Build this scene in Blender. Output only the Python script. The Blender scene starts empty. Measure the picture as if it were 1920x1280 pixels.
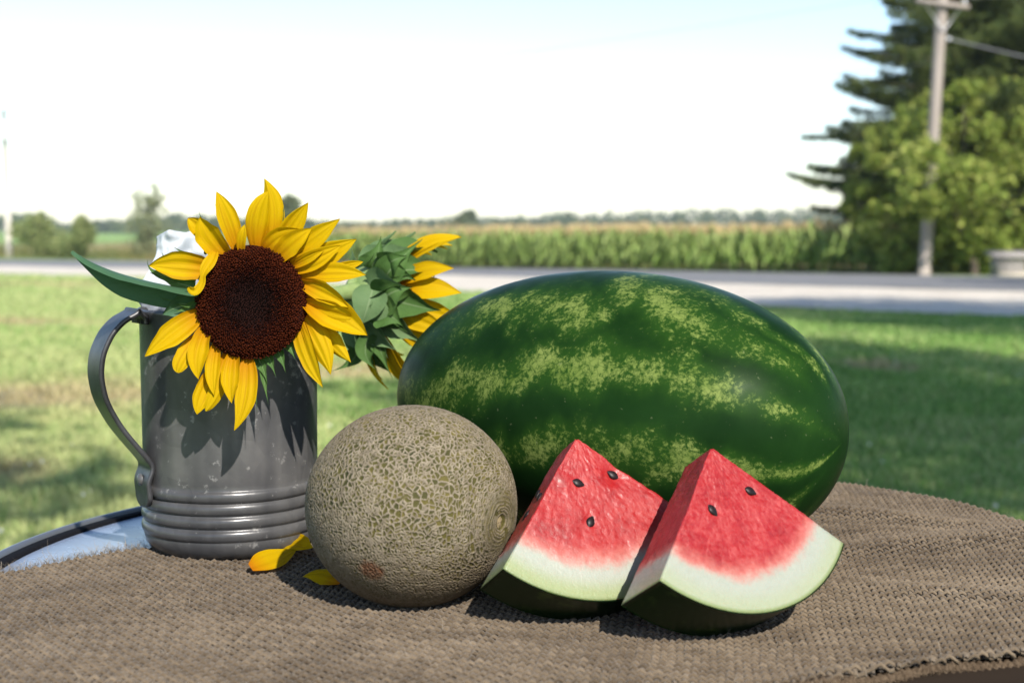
import bpy, bmesh, math, random
import numpy as np
from mathutils import Vector, Matrix, kdtree
R_ = math.radians
random.seed(7)
rng = np.random.default_rng(7)
S = bpy.context.scene
COL = S.collection

# ------------------------------------------------------------------ camera
FPX = 2667.0                      # focal length in pixels of the 1920 px wide photo (50 mm)
PITCH = math.atan(212 / FPX)
CAMZ = 0.983
cd = bpy.data.cameras.new('camera'); cam = bpy.data.objects.new('camera', cd); COL.objects.link(cam)
cd.sensor_width = 36; cd.lens = 36 * FPX / 1920; cd.clip_start = .02; cd.clip_end = 6000
cam.location = (0, 0, CAMZ); cam.rotation_euler = (math.pi / 2 - PITCH, 0, 0)
cd.dof.use_dof = True; cd.dof.focus_distance = .95; cd.dof.aperture_fstop = 9.2
S.camera = cam

# ------------------------------------------------------------------ light
SUN = Vector((.30, -.70, .64)).normalized()
w = bpy.data.worlds.new('World'); S.world = w; w.use_nodes = True
nt = w.node_tree; bg = nt.nodes['Background']
sk = nt.nodes.new('ShaderNodeTexSky'); sk.sky_type = 'NISHITA'; sk.sun_disc = False
sk.sun_elevation = math.asin(SUN.z); sk.sun_rotation = math.atan2(SUN.x, SUN.y)
sk.altitude = 0; sk.air_density = 1.0; sk.dust_density = .4; sk.ozone_density = 2.0
nt.links.new(sk.outputs[0], bg.inputs[0]); bg.inputs[1].default_value = .104
sl = bpy.data.lights.new('sun', 'SUN'); so = bpy.data.objects.new('sun', sl); COL.objects.link(so)
sl.energy = 3.5; sl.angle = R_(.8); sl.color = (1, .94, .84)
so.rotation_euler = SUN.to_track_quat('Z', 'Y').to_euler(); so.location = (3, -7, 8)
S.view_settings.view_transform = 'Standard'; S.view_settings.look = 'None'
S.view_settings.exposure = 1.2; S.view_settings.gamma = 1
S.cycles.use_denoising = True
S.cycles.max_bounces = 8; S.cycles.transparent_max_bounces = 8
S.cycles.volume_bounces = 0
S.cycles.sample_clamp_indirect = 6

# ------------------------------------------------------------------ helpers
cR = np.array([1., 0, 0]); cF = np.array([0, math.cos(PITCH), -math.sin(PITCH)]); cU = np.array([0, math.sin(PITCH), math.cos(PITCH)])
cC = np.array([0, 0, CAMZ])
def ray(x, y): return cF + cR * (x - 960) / FPX + cU * (640 - y) / FPX
def at_z(x, y, z):
    d = ray(x, y); return cC + d * ((z - CAMZ) / d[2])
def at_d(x, y, d): return cC + ray(x, y) * d
def at_y(x, y, Y):
    d = ray(x, y); return cC + d * (Y / d[1])
def gz(y):                        # the yard falls gently towards the road and the field
    return np.interp(y, [-500, 4, 12, 25, 42, 60, 90, 6000], [0, 0, -.05, -.18, -.37, -.66, -.9, -.9])
def at_g(x, y):                   # pixel -> ground
    d = ray(x, y); lo, hi = 1.0, 900.0
    for _ in range(60):
        m = (lo + hi) / 2; p = cC + d * m
        if p[2] > gz(p[1]): lo = m
        else: hi = m
    return cC + d * lo

def _hash(ix, iy, iz, seed):
    h = (ix * 374761393 + iy * 668265263 + iz * 1442695041 + seed * 974634777) & 0xffffffff
    h = ((h ^ (h >> 13)) * 1274126177) & 0xffffffff
    return ((h ^ (h >> 16)) & 0xffff) / 65535.0
def noise(p, scale=1.0, seed=0, octaves=1):
    p = np.asarray(p, float) * scale
    if p.shape[-1] == 2: p = np.concatenate([p, np.zeros(p.shape[:-1] + (1,))], -1)
    out = 0; amp = 1; tot = 0
    for o in range(octaves):
        i = np.floor(p).astype(np.int64); f = p - i; f = f * f * (3 - 2 * f); v = 0
        for dx in (0, 1):
            for dy in (0, 1):
                for dz in (0, 1):
                    wgt = (f[..., 0] if dx else 1 - f[..., 0]) * (f[..., 1] if dy else 1 - f[..., 1]) * (f[..., 2] if dz else 1 - f[..., 2])
                    v = v + wgt * _hash(i[..., 0] + dx, i[..., 1] + dy, i[..., 2] + dz, seed + o * 17)
        out = out + amp * v; tot += amp; amp *= .5; p = p * 2.03
    return out / tot
def sstep(a, b, x):
    t = np.clip((x - a) / (b - a), 0, 1); return t * t * (3 - 2 * t)

def np_mesh(name, V, Fc, smooth=True, attrs=None):
    V = np.ascontiguousarray(V, dtype=np.float32).reshape(-1, 3)
    Fs = Fc if isinstance(Fc, (list, tuple)) else [Fc]
    Fs = [np.asarray(f, dtype=np.int32) for f in Fs if len(f)]
    me = bpy.data.meshes.new(name)
    me.vertices.add(len(V)); me.vertices.foreach_set('co', V.ravel())
    loops = np.concatenate([f.ravel() for f in Fs])
    tot = np.concatenate([np.full(len(f), f.shape[1], np.int32) for f in Fs])
    start = np.concatenate([[0], np.cumsum(tot)[:-1]]).astype(np.int32)
    me.loops.add(len(loops)); me.loops.foreach_set('vertex_index', loops)
    me.polygons.add(len(tot)); me.polygons.foreach_set('loop_start', start)
    me.update(calc_edges=True)
    if smooth: me.polygons.foreach_set('use_smooth', np.ones(len(tot), bool))
    for k, a in (attrs or {}).items():
        at = me.attributes.new(k, 'FLOAT', 'POINT'); at.data.foreach_set('value', np.ascontiguousarray(a, dtype=np.float32).ravel())
    me.validate()
    return me
def obj(name, me, mat=None, parent=None, loc=None):
    o = bpy.data.objects.new(name, me); COL.objects.link(o)
    if mat is not None and me is not None and not me.materials: me.materials.append(mat)
    if parent is not None:
        o.parent = parent
        o.matrix_parent_inverse = Matrix.Translation(-Vector(parent.location))
    if loc is not None: o.location = loc
    return o
def tag(o, label, cat=None, group=None, kind=None):
    o['label'] = label
    if cat: o['category'] = cat
    if group: o['group'] = group
    if kind: o['kind'] = kind
    return o
def thing(name, label, cat, loc=(0, 0, 0), group=None):
    o = bpy.data.objects.new(name, None); COL.objects.link(o); o.location = loc
    o.empty_display_size = .1
    return tag(o, label, cat, group)
def grid_faces(n, m, wrap_n=False, wrap_m=False):
    i = np.arange(n if wrap_n else n - 1); j = np.arange(m if wrap_m else m - 1)
    I, J = np.meshgrid(i, j, indexing='ij'); I2 = (I + 1) % n; J2 = (J + 1) % m
    return np.stack([I * m + J, I2 * m + J, I2 * m + J2, I * m + J2], -1).reshape(-1, 4)
def lathe(prof, n=96, center=(0, 0, 0), wrap=False):
    prof = np.asarray(prof, float); a = np.linspace(0, 2 * math.pi, n, endpoint=False)
    V = np.stack([prof[:, None, 0] * np.cos(a), prof[:, None, 0] * np.sin(a), np.repeat(prof[:, 1:2], n, 1)], -1)
    F = grid_faces(len(prof), n, wrap, True)[:, ::-1]
    return V.reshape(-1, 3) + np.asarray(center), F
def tube(pts, rad, n=8, flat=None, caps=True):
    """round tube along pts; rad scalar or per point"""
    P = np.asarray(pts, float); k = len(P); rad = np.broadcast_to(np.asarray(rad, float), (k,))
    T = np.gradient(P, axis=0); T /= np.linalg.norm(T, axis=1)[:, None] + 1e-12
    ref = np.array([0, 0, 1.]) if abs(T[0][2]) < .9 else np.array([1., 0, 0])
    V = []; a = np.linspace(0, 2 * math.pi, n, endpoint=False)
    s = np.cross(T[0], ref); s /= np.linalg.norm(s)
    for i in range(k):
        s = s - T[i] * (s @ T[i]); s /= np.linalg.norm(s) + 1e-12; b = np.cross(T[i], s)
        V.append(P[i] + rad[i] * (np.cos(a)[:, None] * s + np.sin(a)[:, None] * b))
    V = np.concatenate(V); F = grid_faces(k, n, False, True)
    Fs = [F]
    if caps: Fs.append(np.array([list(range(n))[::-1], [(k - 1) * n + q for q in range(n)]]))
    return V, Fs
def join(parts):
    Vs = []; byk = {}; off = 0
    for V, Fs in parts:
        Fs = Fs if isinstance(Fs, (list, tuple)) else [Fs]
        Vs.append(V)
        for f in Fs:
            f = np.asarray(f)
            if len(f): byk.setdefault(f.shape[1], []).append(f + off)
        off += len(V)
    return np.concatenate(Vs), [np.concatenate(v) for v in byk.values()]
def box_vf(cx, cy, cz, sx, sy, sz, bev=0):
    x, y, z = sx / 2, sy / 2, sz / 2
    V = np.array([[a, b, c] for a in (-x, x) for b in (-y, y) for c in (-z, z)]) + [cx, cy, cz]
    F = np.array([[0, 1, 3, 2], [4, 6, 7, 5], [0, 4, 5, 1], [2, 3, 7, 6], [0, 2, 6, 4], [1, 5, 7, 3]])
    return V, F

# ------------------------------------------------------------------ materials
class M:
    def __init__(s, name, rough=.6, spec=.5, metal=0, base=(.5, .5, .5)):
        s.m = bpy.data.materials.new(name); s.m.use_nodes = True; s.t = s.m.node_tree
        s.p = s.t.nodes['Principled BSDF']; s.out = s.t.nodes['Material Output']
        s.set(Roughness=rough, Metallic=metal, **{'Specular IOR Level': spec, 'Base Color': (*base, 1)})
    def set(s, **k):
        for a, v in k.items(): s.p.inputs[a].default_value = v
        return s
    def n(s, typ, **k):
        nd = s.t.nodes.new('ShaderNode' + typ)
        for a, v in k.items():
            if a in nd.inputs: nd.inputs[a].default_value = v
            else: setattr(nd, a, v)
        return nd
    def l(s, a, b): s.t.links.new(a, b)
    def sock(s, v, inp):
        if hasattr(v, 'is_output') or isinstance(v, bpy.types.NodeSocket): s.l(v, inp)
        else: inp.default_value = v
    def co(s, which='Object'): return s.n('TexCoord').outputs[which]
    def attr(s, name): return s.n('Attribute', attribute_name=name).outputs['Fac']
    def noise(s, scale, detail=3, rough=.55, vec=None, dist=0):
        nd = s.n('TexNoise', Scale=scale, Detail=detail, Roughness=rough, Distortion=dist)
        s.l(vec if vec is not None else s.co(), nd.inputs['Vector']); return nd.outputs['Fac']
    def vor(s, scale, feature='F1', vec=None, rnd=1.0):
        nd = s.n('TexVoronoi', Scale=scale, Randomness=rnd); nd.feature = feature
        s.l(vec if vec is not None else s.co(), nd.inputs['Vector']); return nd
    def scalev(s, v, sc):
        nd = s.n('Mapping'); nd.inputs['Scale'].default_value = sc; s.l(v, nd.inputs['Vector']); return nd.outputs[0]
    def math(s, op, a, b=0.0, c=None, clamp=False):
        nd = s.n('Math', operation=op, use_clamp=clamp); s.sock(a, nd.inputs[0]); s.sock(b, nd.inputs[1])
        if c is not None: s.sock(c, nd.inputs[2])
        return nd.outputs[0]
    def ramp(s, fac, stops):
        nd = s.n('ValToRGB'); cr = nd.color_ramp
        while len(cr.elements) < len(stops): cr.elements.new(.5)
        for e, (p, c) in zip(cr.elements, stops):
            e.position = p; e.color = (*c, 1) if len(c) == 3 else c
        s.l(fac, nd.inputs[0]); return nd.outputs[0]
    def mapr(s, v, a, b, c=0., d=1.):
        nd = s.n('MapRange'); nd.interpolation_type = 'SMOOTHSTEP'
        s.l(v, nd.inputs[0])
        for i, x in enumerate((a, b, c, d)): nd.inputs[i + 1].default_value = x
        return nd.outputs[0]
    def mix(s, f, a, b, blend='MIX'):
        nd = s.n('MixRGB', blend_type=blend); s.sock(f, nd.inputs[0])
        for v, i in ((a, 1), (b, 2)):
            if isinstance(v, tuple): nd.inputs[i].default_value = (*v, 1)
            else: s.l(v, nd.inputs[i])
        return nd.outputs[0]
    def base(s, v): s.l(v, s.p.inputs['Base Color']); return s
    def bump(s, h, strength=.5, dist=.001):
        nd = s.n('Bump', Strength=strength, Distance=dist); s.l(h, nd.inputs['Height']); s.l(nd.outputs[0], s.p.inputs['Normal']); return s
    def translucent(s, fac, colour):
        tr = s.n('BsdfTranslucent'); s.sock(colour, tr.inputs[0]) if not isinstance(colour, tuple) else setattr(tr.inputs[0], 'default_value', (*colour, 1))
        mx = s.n('MixShader'); mx.inputs[0].default_value = fac
        s.l(s.p.outputs[0], mx.inputs[1]); s.l(tr.outputs[0], mx.inputs[2]); s.l(mx.outputs[0], s.out.inputs[0]); return s

def leaf_mat(name, c0, c1, c2, trans=.3, rough=.5, nscale=.7):
    m = M(name, rough=rough, spec=.08)
    v = m.attr('v'); n = m.noise(nscale, 2)
    f = m.math('ADD', m.math('MULTIPLY', v, .6), m.math('MULTIPLY', n, .4))
    c = m.ramp(f, [(.2, c0), (.5, c1), (.8, c2)]); m.base(c)
    m.translucent(trans, c); return m.m

# ==================================================================== THE SETTING
# lawn / ground sheet -------------------------------------------------
def make_ground():
    xs = np.concatenate([-np.geomspace(1300, 30, 26), np.linspace(-28, 28, 57), np.geomspace(30, 1300, 26)])
    ys = np.concatenate([[-60, -30, -15, -8], np.linspace(-4, 100, 209), np.geomspace(104, 1300, 30)])
    X, Y = np.meshgrid(xs, ys, indexing='ij')
    Z = gz(Y) + .03 * (noise(np.stack([X, Y], -1), .35, 3) - .5) * np.clip((Y - 3) / 6, 0, 1) * (Y < 16)
    V = np.stack([X, Y, Z], -1).reshape(-1, 3)
    m = M('lawn_ground', rough=.95, spec=.1)
    c = m.co()
    big = m.noise(.45, 4, .6, c); fine = m.noise(9, 4, .7, c)
    col = m.ramp(m.math('ADD', m.math('MULTIPLY', big, .65), m.math('MULTIPLY', fine, .35)),
                 [(.3, (.11, .20, .045)), (.5, (.19, .30, .08)), (.68, (.30, .34, .14))])
    dry = m.attr('dry')
    m.base(m.mix(dry, col, (.30, .23, .13))); m.bump(fine, .6, .03)
    dryv = dry_map(V[:, :2])
    return tag(obj('lawn', np_mesh('lawn', V, grid_faces(len(xs), len(ys))[:, ::1], True, {'dry': dryv}), m.m),
               'mown green lawn with a few dry tan patches', 'lawn', kind='structure')
DRY = [(at_g(110, 735), .9, .6), (at_g(60, 755), .5, .4), (at_g(250, 745), .5, .7), (at_g(40, 605), .9, .5), (at_g(95, 607), .6, .4),
       (at_g(20, 890), .35, .35), (at_g(85, 535), 1.6, 1.2), (at_g(690, 700), .5, .5), (at_g(1640, 690), .35, .3), (at_g(20, 740), .7, .6)]
def dry_map(P):
    out = np.zeros(len(P))
    n = noise(P, 2.2, 5, 3)
    for c, rx, ry in DRY:
        d = np.hypot((P[:, 0] - c[0]) / rx, (P[:, 1] - c[1]) / (ry * 1.6))
        out = np.maximum(out, sstep(1.15, .3, d + (n - .5) * 1.3))
    return np.clip(out, 0, 1)
make_ground()

# road, gravel shoulder, verge ----------------------------------------
def strip(name, mat, near, far, dz, label, cat):
    """a band between two ground polylines given left to right, carried on past the frame both ways"""
    def ext(pl):
        pl = [np.array(p[:2]) for p in pl]; d0 = pl[0] - pl[1]; d1 = pl[-1] - pl[-2]
        d0 /= np.linalg.norm(d0); d1 /= np.linalg.norm(d1)
        pl = [pl[0] + d0 * 90] + pl + [pl[-1] + d1 * 45]
        pl = np.array(pl); L = np.concatenate([[0], np.cumsum(np.linalg.norm(np.diff(pl, axis=0), axis=1))]); t = np.linspace(0, 1, 160)
        return np.stack([np.interp(t * L[-1], L, pl[:, k]) for k in (0, 1)], -1)
    A, B = ext(near), ext(far); k = np.linspace(0, 1, 9)[None, :, None]
    P = A[:, None] * (1 - k) + B[:, None] * k
    P[:, 0] += (noise(P[:, 0], .8, 9, 3)[:, None] - .5) * .9
    Z = gz(P[..., 1]) + dz
    V = np.concatenate([P, Z[..., None]], -1).reshape(-1, 3)
    return tag(obj(name, np_mesh(name, V, grid_faces(160, 9)), mat), label, cat, kind='structure')
mg = M('gravel', rough=.95, spec=.2)
g1 = mg.noise(1.2, 4, .7); g2 = mg.vor(14).outputs['Distance']
mg.base(mg.ramp(mg.math('ADD', mg.math('MULTIPLY', g1, .7), mg.math('MULTIPLY', g2, .35)), [(.25, (.32, .275, .225)), (.45, (.47, .415, .345)), (.7, (.62, .56, .47))])); mg.bump(g2, .8, .03)
ma = M('asphalt', rough=.85, spec=.3)
ma.base(ma.ramp(ma.noise(1.5, 5, .7), [(.3, (.13, .13, .135)), (.7, (.19, .185, .18))])); ma.bump(ma.noise(40, 2), .3, .01)
nearG = [at_g(0, 515), at_g(500, 531), at_g(1000, 556), at_g(1500, 582), at_g(1920, 597)]
midG = [at_g(0, 498), at_g(500, 508), at_g(1000, 522), at_g(1500, 538), at_g(1920, 549)]
farG = [at_g(0, 487), at_g(500, 494), at_g(1000, 504), at_g(1500, 514), at_g(1920, 521)]
strip('gravel_shoulder', mg.m, nearG, midG, .028, 'pale gravel shoulder in front of the road', 'gravel')
strip('road', ma.m, midG, farG, .034, 'grey asphalt country road', 'road')

# field behind the road -----------------------------------------------
mf = M('field_soil', rough=1, spec=.1)
mf.base(mf.ramp(mf.noise(.08, 4, .6, mf.scalev(mf.co(), (1, .25, 1))), [(.35, (.25, .17, .085)), (.5, (.26, .22, .09)), (.66, (.15, .18, .06))]))
def far_off(k): return [at_g(0, 480 - k * 0), at_g(960, 498), at_g(1920, 516)]
ff = [p[:2] for p in far_off(0)]
d0 = (ff[0] - ff[1]) / np.linalg.norm(ff[0] - ff[1])
A = ff[0] + d0 * 60; B = ff[2] - d0 * 45
up = np.array([-d0[1], d0[0]]); up = up if up[1] > 0 else -up
rows = [np.stack([A + up * q + d0 * q * .3, B + up * q - d0 * q * .8]) for q in np.concatenate([[0], np.geomspace(6, 620, 14)])]
t = np.linspace(0, 1, 40)[None, :, None]; rr = np.stack(rows); P = rr[:, :1] * (1 - t) + rr[:, 1:] * t
V = np.concatenate([P, (gz(P[..., 1]) + .02)[..., None]], -1).reshape(-1, 3)
tag(obj('field', np_mesh('field', V, grid_faces(len(rows), 40)), mf.m), 'tan harvested field behind the road', 'field', kind='structure')

# grass blades ----------------------------------------------------------
def make_grass():
    N = 420000
    u = rng.random(N)
    d = 2.6 * (48 / 2.6) ** (u ** .95)
    a = (rng.random(N) * 2 - 1) * .44
    x = np.sin(a) * d; y = np.cos(a) * d
    nl = np.array(nearG)[:, :2]
    lim = np.interp(x / y, nl[:, 0] / nl[:, 1], nl[:, 1]) - .1
    k = (y < lim) & (rng.random(N) < .35 + 1.1 * noise(np.stack([x, y], -1), 1.3, 4, 2))
    x, y, d = x[k], y[k], d[k]; n = len(x)
    dry = dry_map(np.stack([x, y], -1)); k = rng.random(n) > dry * .75; x, y, d, dry = x[k], y[k], d[k], dry[k]; n = len(x)
    h = (.022 + .032 * rng.random(n)) * (1 + d * .02) * (.6 + .8 * noise(np.stack([x, y], -1), 2.5, 8)); wd = .004 * (1 + d * .28)
    th = rng.random(n) * 6.283; lean = rng.normal(0, .5, (n, 2)) * h[:, None]
    b = np.stack([x, y, gz(y) - .005], -1); s = np.stack([np.cos(th), np.sin(th), 0 * th], -1) * wd[:, None]
    tip = b + np.concatenate([lean, h[:, None]], -1)
    V = np.stack([b - s, b + s, tip], 1).reshape(-1, 3); F = np.arange(3 * n).reshape(-1, 3)
    v = np.repeat(np.clip(.5 * rng.random(n) + .5 * noise(np.stack([x, y], -1), .9, 6, 2) + .25 * dry + .34 * sstep(.02, -.22, x / y), 0, 1), 3)  # blades paler and yellower to the left, sunlit look put into the colour
    m = M('grass_blades', rough=.6, spec=.08); at = m.attr('v'); dr = m.attr('dry')
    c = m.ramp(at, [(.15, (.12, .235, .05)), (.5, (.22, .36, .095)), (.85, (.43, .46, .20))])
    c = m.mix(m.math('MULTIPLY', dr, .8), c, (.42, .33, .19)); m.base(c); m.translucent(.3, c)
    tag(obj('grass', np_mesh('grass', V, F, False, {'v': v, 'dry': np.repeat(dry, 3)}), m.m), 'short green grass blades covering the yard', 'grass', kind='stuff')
    # clover heads
    N = 150; d = 3.2 * (16 / 3.2) ** rng.random(N); a = (rng.random(N) * 2 - 1) * .38
    x, y = np.sin(a) * d, np.cos(a) * d; k = noise(np.stack([x, y], -1), .7, 11) > .5; x, y = x[k], y[k]
    ico = bmesh.new(); bmesh.ops.create_icosphere(ico, subdivisions=1, radius=.0055)
    iv = np.array([q.co[:] for q in ico.verts]); iF = np.array([[q.index for q in f.verts] for f in ico.faces]); ico.free()
    C = np.stack([x, y, gz(y) + .06], -1)
    V = (C[:, None] + iv[None] * (.7 + .7 * rng.random((len(C), 1, 1)))).reshape(-1, 3); F = (iF[None] + (np.arange(len(C)) * len(iv))[:, None, None]).reshape(-1, 3)
    tag(obj('clover', np_mesh('clover', V, F), M('clover_white', rough=.8, base=(.6, .6, .55)).m), 'tiny white clover heads dotted through the lawn', 'clover', kind='stuff')
make_grass()

# ------------------------------------------------------------------ leaf clouds
def leaf_cloud(C, size, aspect=.6, up=.4, seed=0, droop=None):
    """quads (two triangles folded) at centres C"""
    r = np.random.default_rng(seed); n = len(C)
    d = r.normal(size=(n, 3)); d[:, 2] *= .6
    if droop is not None: d = d * .45 + droop
    d /= np.linalg.norm(d, axis=1)[:, None]
    nrm = r.normal(size=(n, 3)); nrm[:, 2] += up * 2; s = np.cross(d, nrm); s /= np.linalg.norm(s, axis=1)[:, None] + 1e-9
    sz = (np.broadcast_to(size, (n,)) * (.6 + .8 * r.random(n)))[:, None]
    a = C - d * sz * .5; b = C + d * sz * .5; m1 = C + s * sz * aspect * .5 + d * sz * .05; m2 = C - s * sz * aspect * .5 + d * sz * .05
    V = np.stack([a, m1, b, m2], 1).reshape(-1, 3); F = np.arange(4 * n).reshape(-1, 4)
    return V, F, r.random(n)

def crown_points(lobes, per, seed, shell=.55):
    """points in many clumps spread over lobes (cx,cy,cz,rx,ry,rz)"""
    r = np.random.default_rng(seed); out = []
    for (cx, cy, cz, rx, ry, rz) in lobes:
        k = max(4, int(per[0]))
        d = r.normal(size=(k, 3)); d /= np.linalg.norm(d, axis=1)[:, None]
        rad = shell + (1.05 - shell) * r.random(k) ** .6
        cc = np.array([cx, cy, cz]) + d * rad[:, None] * [rx, ry, rz]
        cs = .16 * (rx + ry + rz) / 3 * (.6 + .9 * r.random(k))
        q = r.normal(size=(k, per[1], 3)) * cs[:, None, None]
        out.append((cc[:, None] + q).reshape(-1, 3))
    return np.concatenate(out)

def broad_tree(name, label, cat, base, lobes, per, leaf, mat, bark, trunk_r, seed, group=None, limb_to=None):
    t = thing(name, label, cat, tuple(base), group)
    C = crown_points(lobes, per, seed)
    V, F, v = leaf_cloud(C, leaf, .62, .4, seed)
    obj('crown', np_mesh('crown', V, F, False, {'v': np.repeat(v, 4)}), mat, t)
    r = np.random.default_rng(seed + 5); base = np.array(base, float)
    L = np.array(lobes); top = np.array([L[:, 0].mean(), L[:, 1].mean(), L[:, 2].mean() + L[:, 5].mean() * .4])
    mid = (base + top) / 2 + r.normal(size=3) * [.1, .1, 0] * trunk_r * 4; mid[:2] = base[:2] * .7 + top[:2] * .3
    parts = [tube([base - [0, 0, .1], base * .5 + mid * .5, mid, mid * .5 + top * .5, top], np.array([1.3, 1, .75, .5, .2]) * trunk_r, 9)]
    obj('trunk', np_mesh('trunk', *join(parts)), bark, t)
    for l in lobes:
        e = np.array(l[:3]); s = base + (top - base) * (.3 + .4 * r.random()); m_ = (s + e) / 2 + [0, 0, .15 * np.linalg.norm(e - s)]
        obj('limb', np_mesh('limb', *tube([s, m_, e], np.array([.42, .3, .1]) * trunk_r, 6)), bark, t)
    return t
mb = M('bark', rough=.95, spec=.1)
mb.base(mb.ramp(mb.noise(6, 4, .7, mb.scalev(mb.co(), (1, 1, .2))), [(.3, (.06, .045, .035)), (.7, (.16, .13, .10))])); mb.bump(mb.noise(14, 3), .8, .03)
BARK = mb.m

# corn field --------------------------------------------------------------
def make_corn():
    base_pts = [at_g(590, 499)[:2], at_g(1000, 506)[:2], at_g(1500, 512)[:2], at_g(1700, 514)[:2]]
    A = base_pts[0]; B = base_pts[-1]; dr = (B - A) / np.linalg.norm(B - A); nn = np.array([-dr[1], dr[0]]); nn = nn if nn[1] > 0 else -nn
    L = np.linalg.norm(B - A) + 3
    pos = []; lod = []
    off = 0.
    for row in range(150):
        near = row < 9
        sp = .2 if row < 4 else (.26 if near else .5 + off * .012)
        k = int((L + (0 if near else off * .5)) / sp)
        tt = np.arange(k) * sp + rng.normal(0, .05, k)
        p = A + dr * tt[:, None] + nn * (off + rng.normal(0, .06, (k, 1))); pos.append(p); lod.append(np.full(k, 0 if near else 1))
        off += .76 if near else .76 + off * .035
        if off > 330: break
    pos = np.concatenate(pos); lod = np.concatenate(lod)
    kp = (pos[:, 0] / pos[:, 1] < .272 + .006 * rng.random(len(pos))) | (pos[:, 1] > 95); pos, lod = pos[kp], lod[kp]
    n = len(pos); H = (1.28 + .28 * noise(pos, .25, 2, 2) + rng.normal(0, .06, n)) * np.where(lod == 1, 1.0, 1.0)
    z0 = gz(pos[:, 1])
    V = []; v = []; F3 = []; F4 = []
    # leaves: arching two-segment blades
    def add_leaves(ids, nl):
        for q in range(nl):
            m = len(ids); hh = H[ids] * (.14 + .72 * (q + rng.random(m)) / nl); az = rng.random(m) * 6.283; ll = (.42 + .25 * rng.random(m)); w_ = .05 + .02 * rng.random(m)
            d = np.stack([np.cos(az), np.sin(az)], -1); s = np.stack([-np.sin(az), np.cos(az)], -1) * w_[:, None]
            b = np.concatenate([pos[ids], (z0[ids] + hh)[:, None]], -1)
            m1 = b + np.concatenate([d * ll[:, None] * .5, (.22 + .1 * rng.random((m, 1)))], -1)
            e = b + np.concatenate([d * ll[:, None], (.05 - .28 * rng.random((m, 1)))], -1)
            s3 = np.concatenate([s, np.zeros((m, 1))], -1)
            V.append(np.stack([b - s3 * .5, b + s3 * .5, m1 + s3, m1 - s3, e], 1).reshape(-1, 3))
            o = sum(len(z) for z in V[:-1]) + np.arange(m)[:, None] * 5
            F4.append(o + [0, 1, 2, 3]); F3.append(o + [3, 2, 4])
            v.append(np.repeat(np.clip(.3 + .25 * rng.random(m) + .22 * hh / H[ids], 0, .74), 5))
    near = np.where(lod == 0)[0]; far = np.where(lod == 1)[0]
    add_leaves(near, 9); add_leaves(far, 4)
    # stalk + tassel
    def sticks(ids, h0, h1, w_, val, k=1, spread=0.):
        for q in range(k):
            m = len(ids); az = rng.random(m) * 6.283; s = np.stack([np.cos(az), np.sin(az), 0 * az], -1) * w_
            b = np.concatenate([pos[ids], (z0[ids] + H[ids] * h0)[:, None]], -1); e = np.concatenate([pos[ids] + rng.normal(0, spread, (m, 2)), (z0[ids] + H[ids] * h1 - spread * rng.random(m))[:, None]], -1)
            V.append(np.stack([b - s, b + s, e + s, e - s], 1).reshape(-1, 3))
            o = sum(len(z) for z in V[:-1]) + np.arange(m)[:, None] * 4; F4.append(o + [0, 1, 2, 3]); v.append(np.repeat(val + .1 * rng.random(m), 4))
    sticks(near, 0, .95, .016, .35, 2); sticks(near, .88, 1.14, .018, .88, 6, .10)
    sticks(far, .85, 1.16, .06, .88, 5, .2)
    V = np.concatenate(V); v = np.concatenate(v)
    m = M('corn', rough=.6, spec=.1); at = m.attr('v')
    c = m.ramp(at, [(.1, (.15, .24, .05)), (.45, (.27, .38, .10)), (.7, (.38, .45, .16)), (.86, (.55, .42, .22))]); m.base(c); m.translucent(.3, c)
    tag(obj('corn_field', np_mesh('corn_field', V, [np.concatenate(F4), np.concatenate(F3)], False, {'v': v}), m.m), 'dense green field corn with tan tassels behind the road', 'corn', kind='stuff')
make_corn()

# far wood along the horizon ---------------------------------------------
mw = leaf_mat('far_wood_leaves', (.06, .09, .045), (.10, .135, .06), (.14, .17, .08), .25, .7, .02)
def make_wood():
    pts = []; cs = []
    r = np.random.default_rng(21)
    for i in range(420):
        a = -.5 + 1.0 * i / 419 + r.normal(0, .002); D = 520 + 140 * r.random() + 60 * math.sin(a * 9)
        hpx = np.interp(960 + FPX * math.tan(a), [-400, 60, 120, 330, 650, 760, 900, 1060, 1300, 1600, 2300], [25, 27, 10, 26, 14, 17, 20, 26, 31, 29, 30])
        h = max(1.2, hpx * (.8 + .35 * r.random())) * D / FPX
        k = 90; q = r.normal(size=(k, 3)); q /= np.linalg.norm(q, axis=1)[:, None]; q *= r.random((k, 1)) ** .4
        c = np.array([math.tan(a) * D, D, -.9 + h * .75]) + q * [3.4, 3.4, h * .55 + .9]
        pts.append(c)
    C = np.concatenate(pts); C = C[C[:, 2] > -.9]
    V, F, v = leaf_cloud(C, 1.5, .8, .5, 3)
    tag(obj('far_wood', np_mesh('far_wood', V, F, False, {'v': np.repeat(v, 4)}), mw), 'hazy line of distant woods along the horizon', 'woods', kind='stuff')
make_wood()
def px_tree(name, label, cat, x, ybase, ytop, D, wpx, mat, seed, nl=7, per=(26, 22), leaf=.3, group=None, lowfrac=.15, trunk=.12):
    b = at_y(x, ybase, D); b[2] = gz(D) if D < 200 else -.9
    top = at_y(x, ytop, D)[2]; h = top - b[2]; wd = wpx * D / FPX / 2
    r = np.random.default_rng(seed); lobes = []
    for i in range(nl):
        f = (i + .5) / nl; z = b[2] + h * (lowfrac + (1 - lowfrac) * f * .86)
        rr = wd * (.62 * math.sin(math.pi * (.18 + .72 * f)) + .1)
        a = r.random() * 6.283
        lobes.append((b[0] + math.cos(a) * wd * .42 * (1 - f * .6), b[1] + math.sin(a) * wd * .42, z, rr, rr, h * .17))
    return broad_tree(name, label, cat, b, lobes, per, leaf, mat, BARK, trunk, seed, group)
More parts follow.
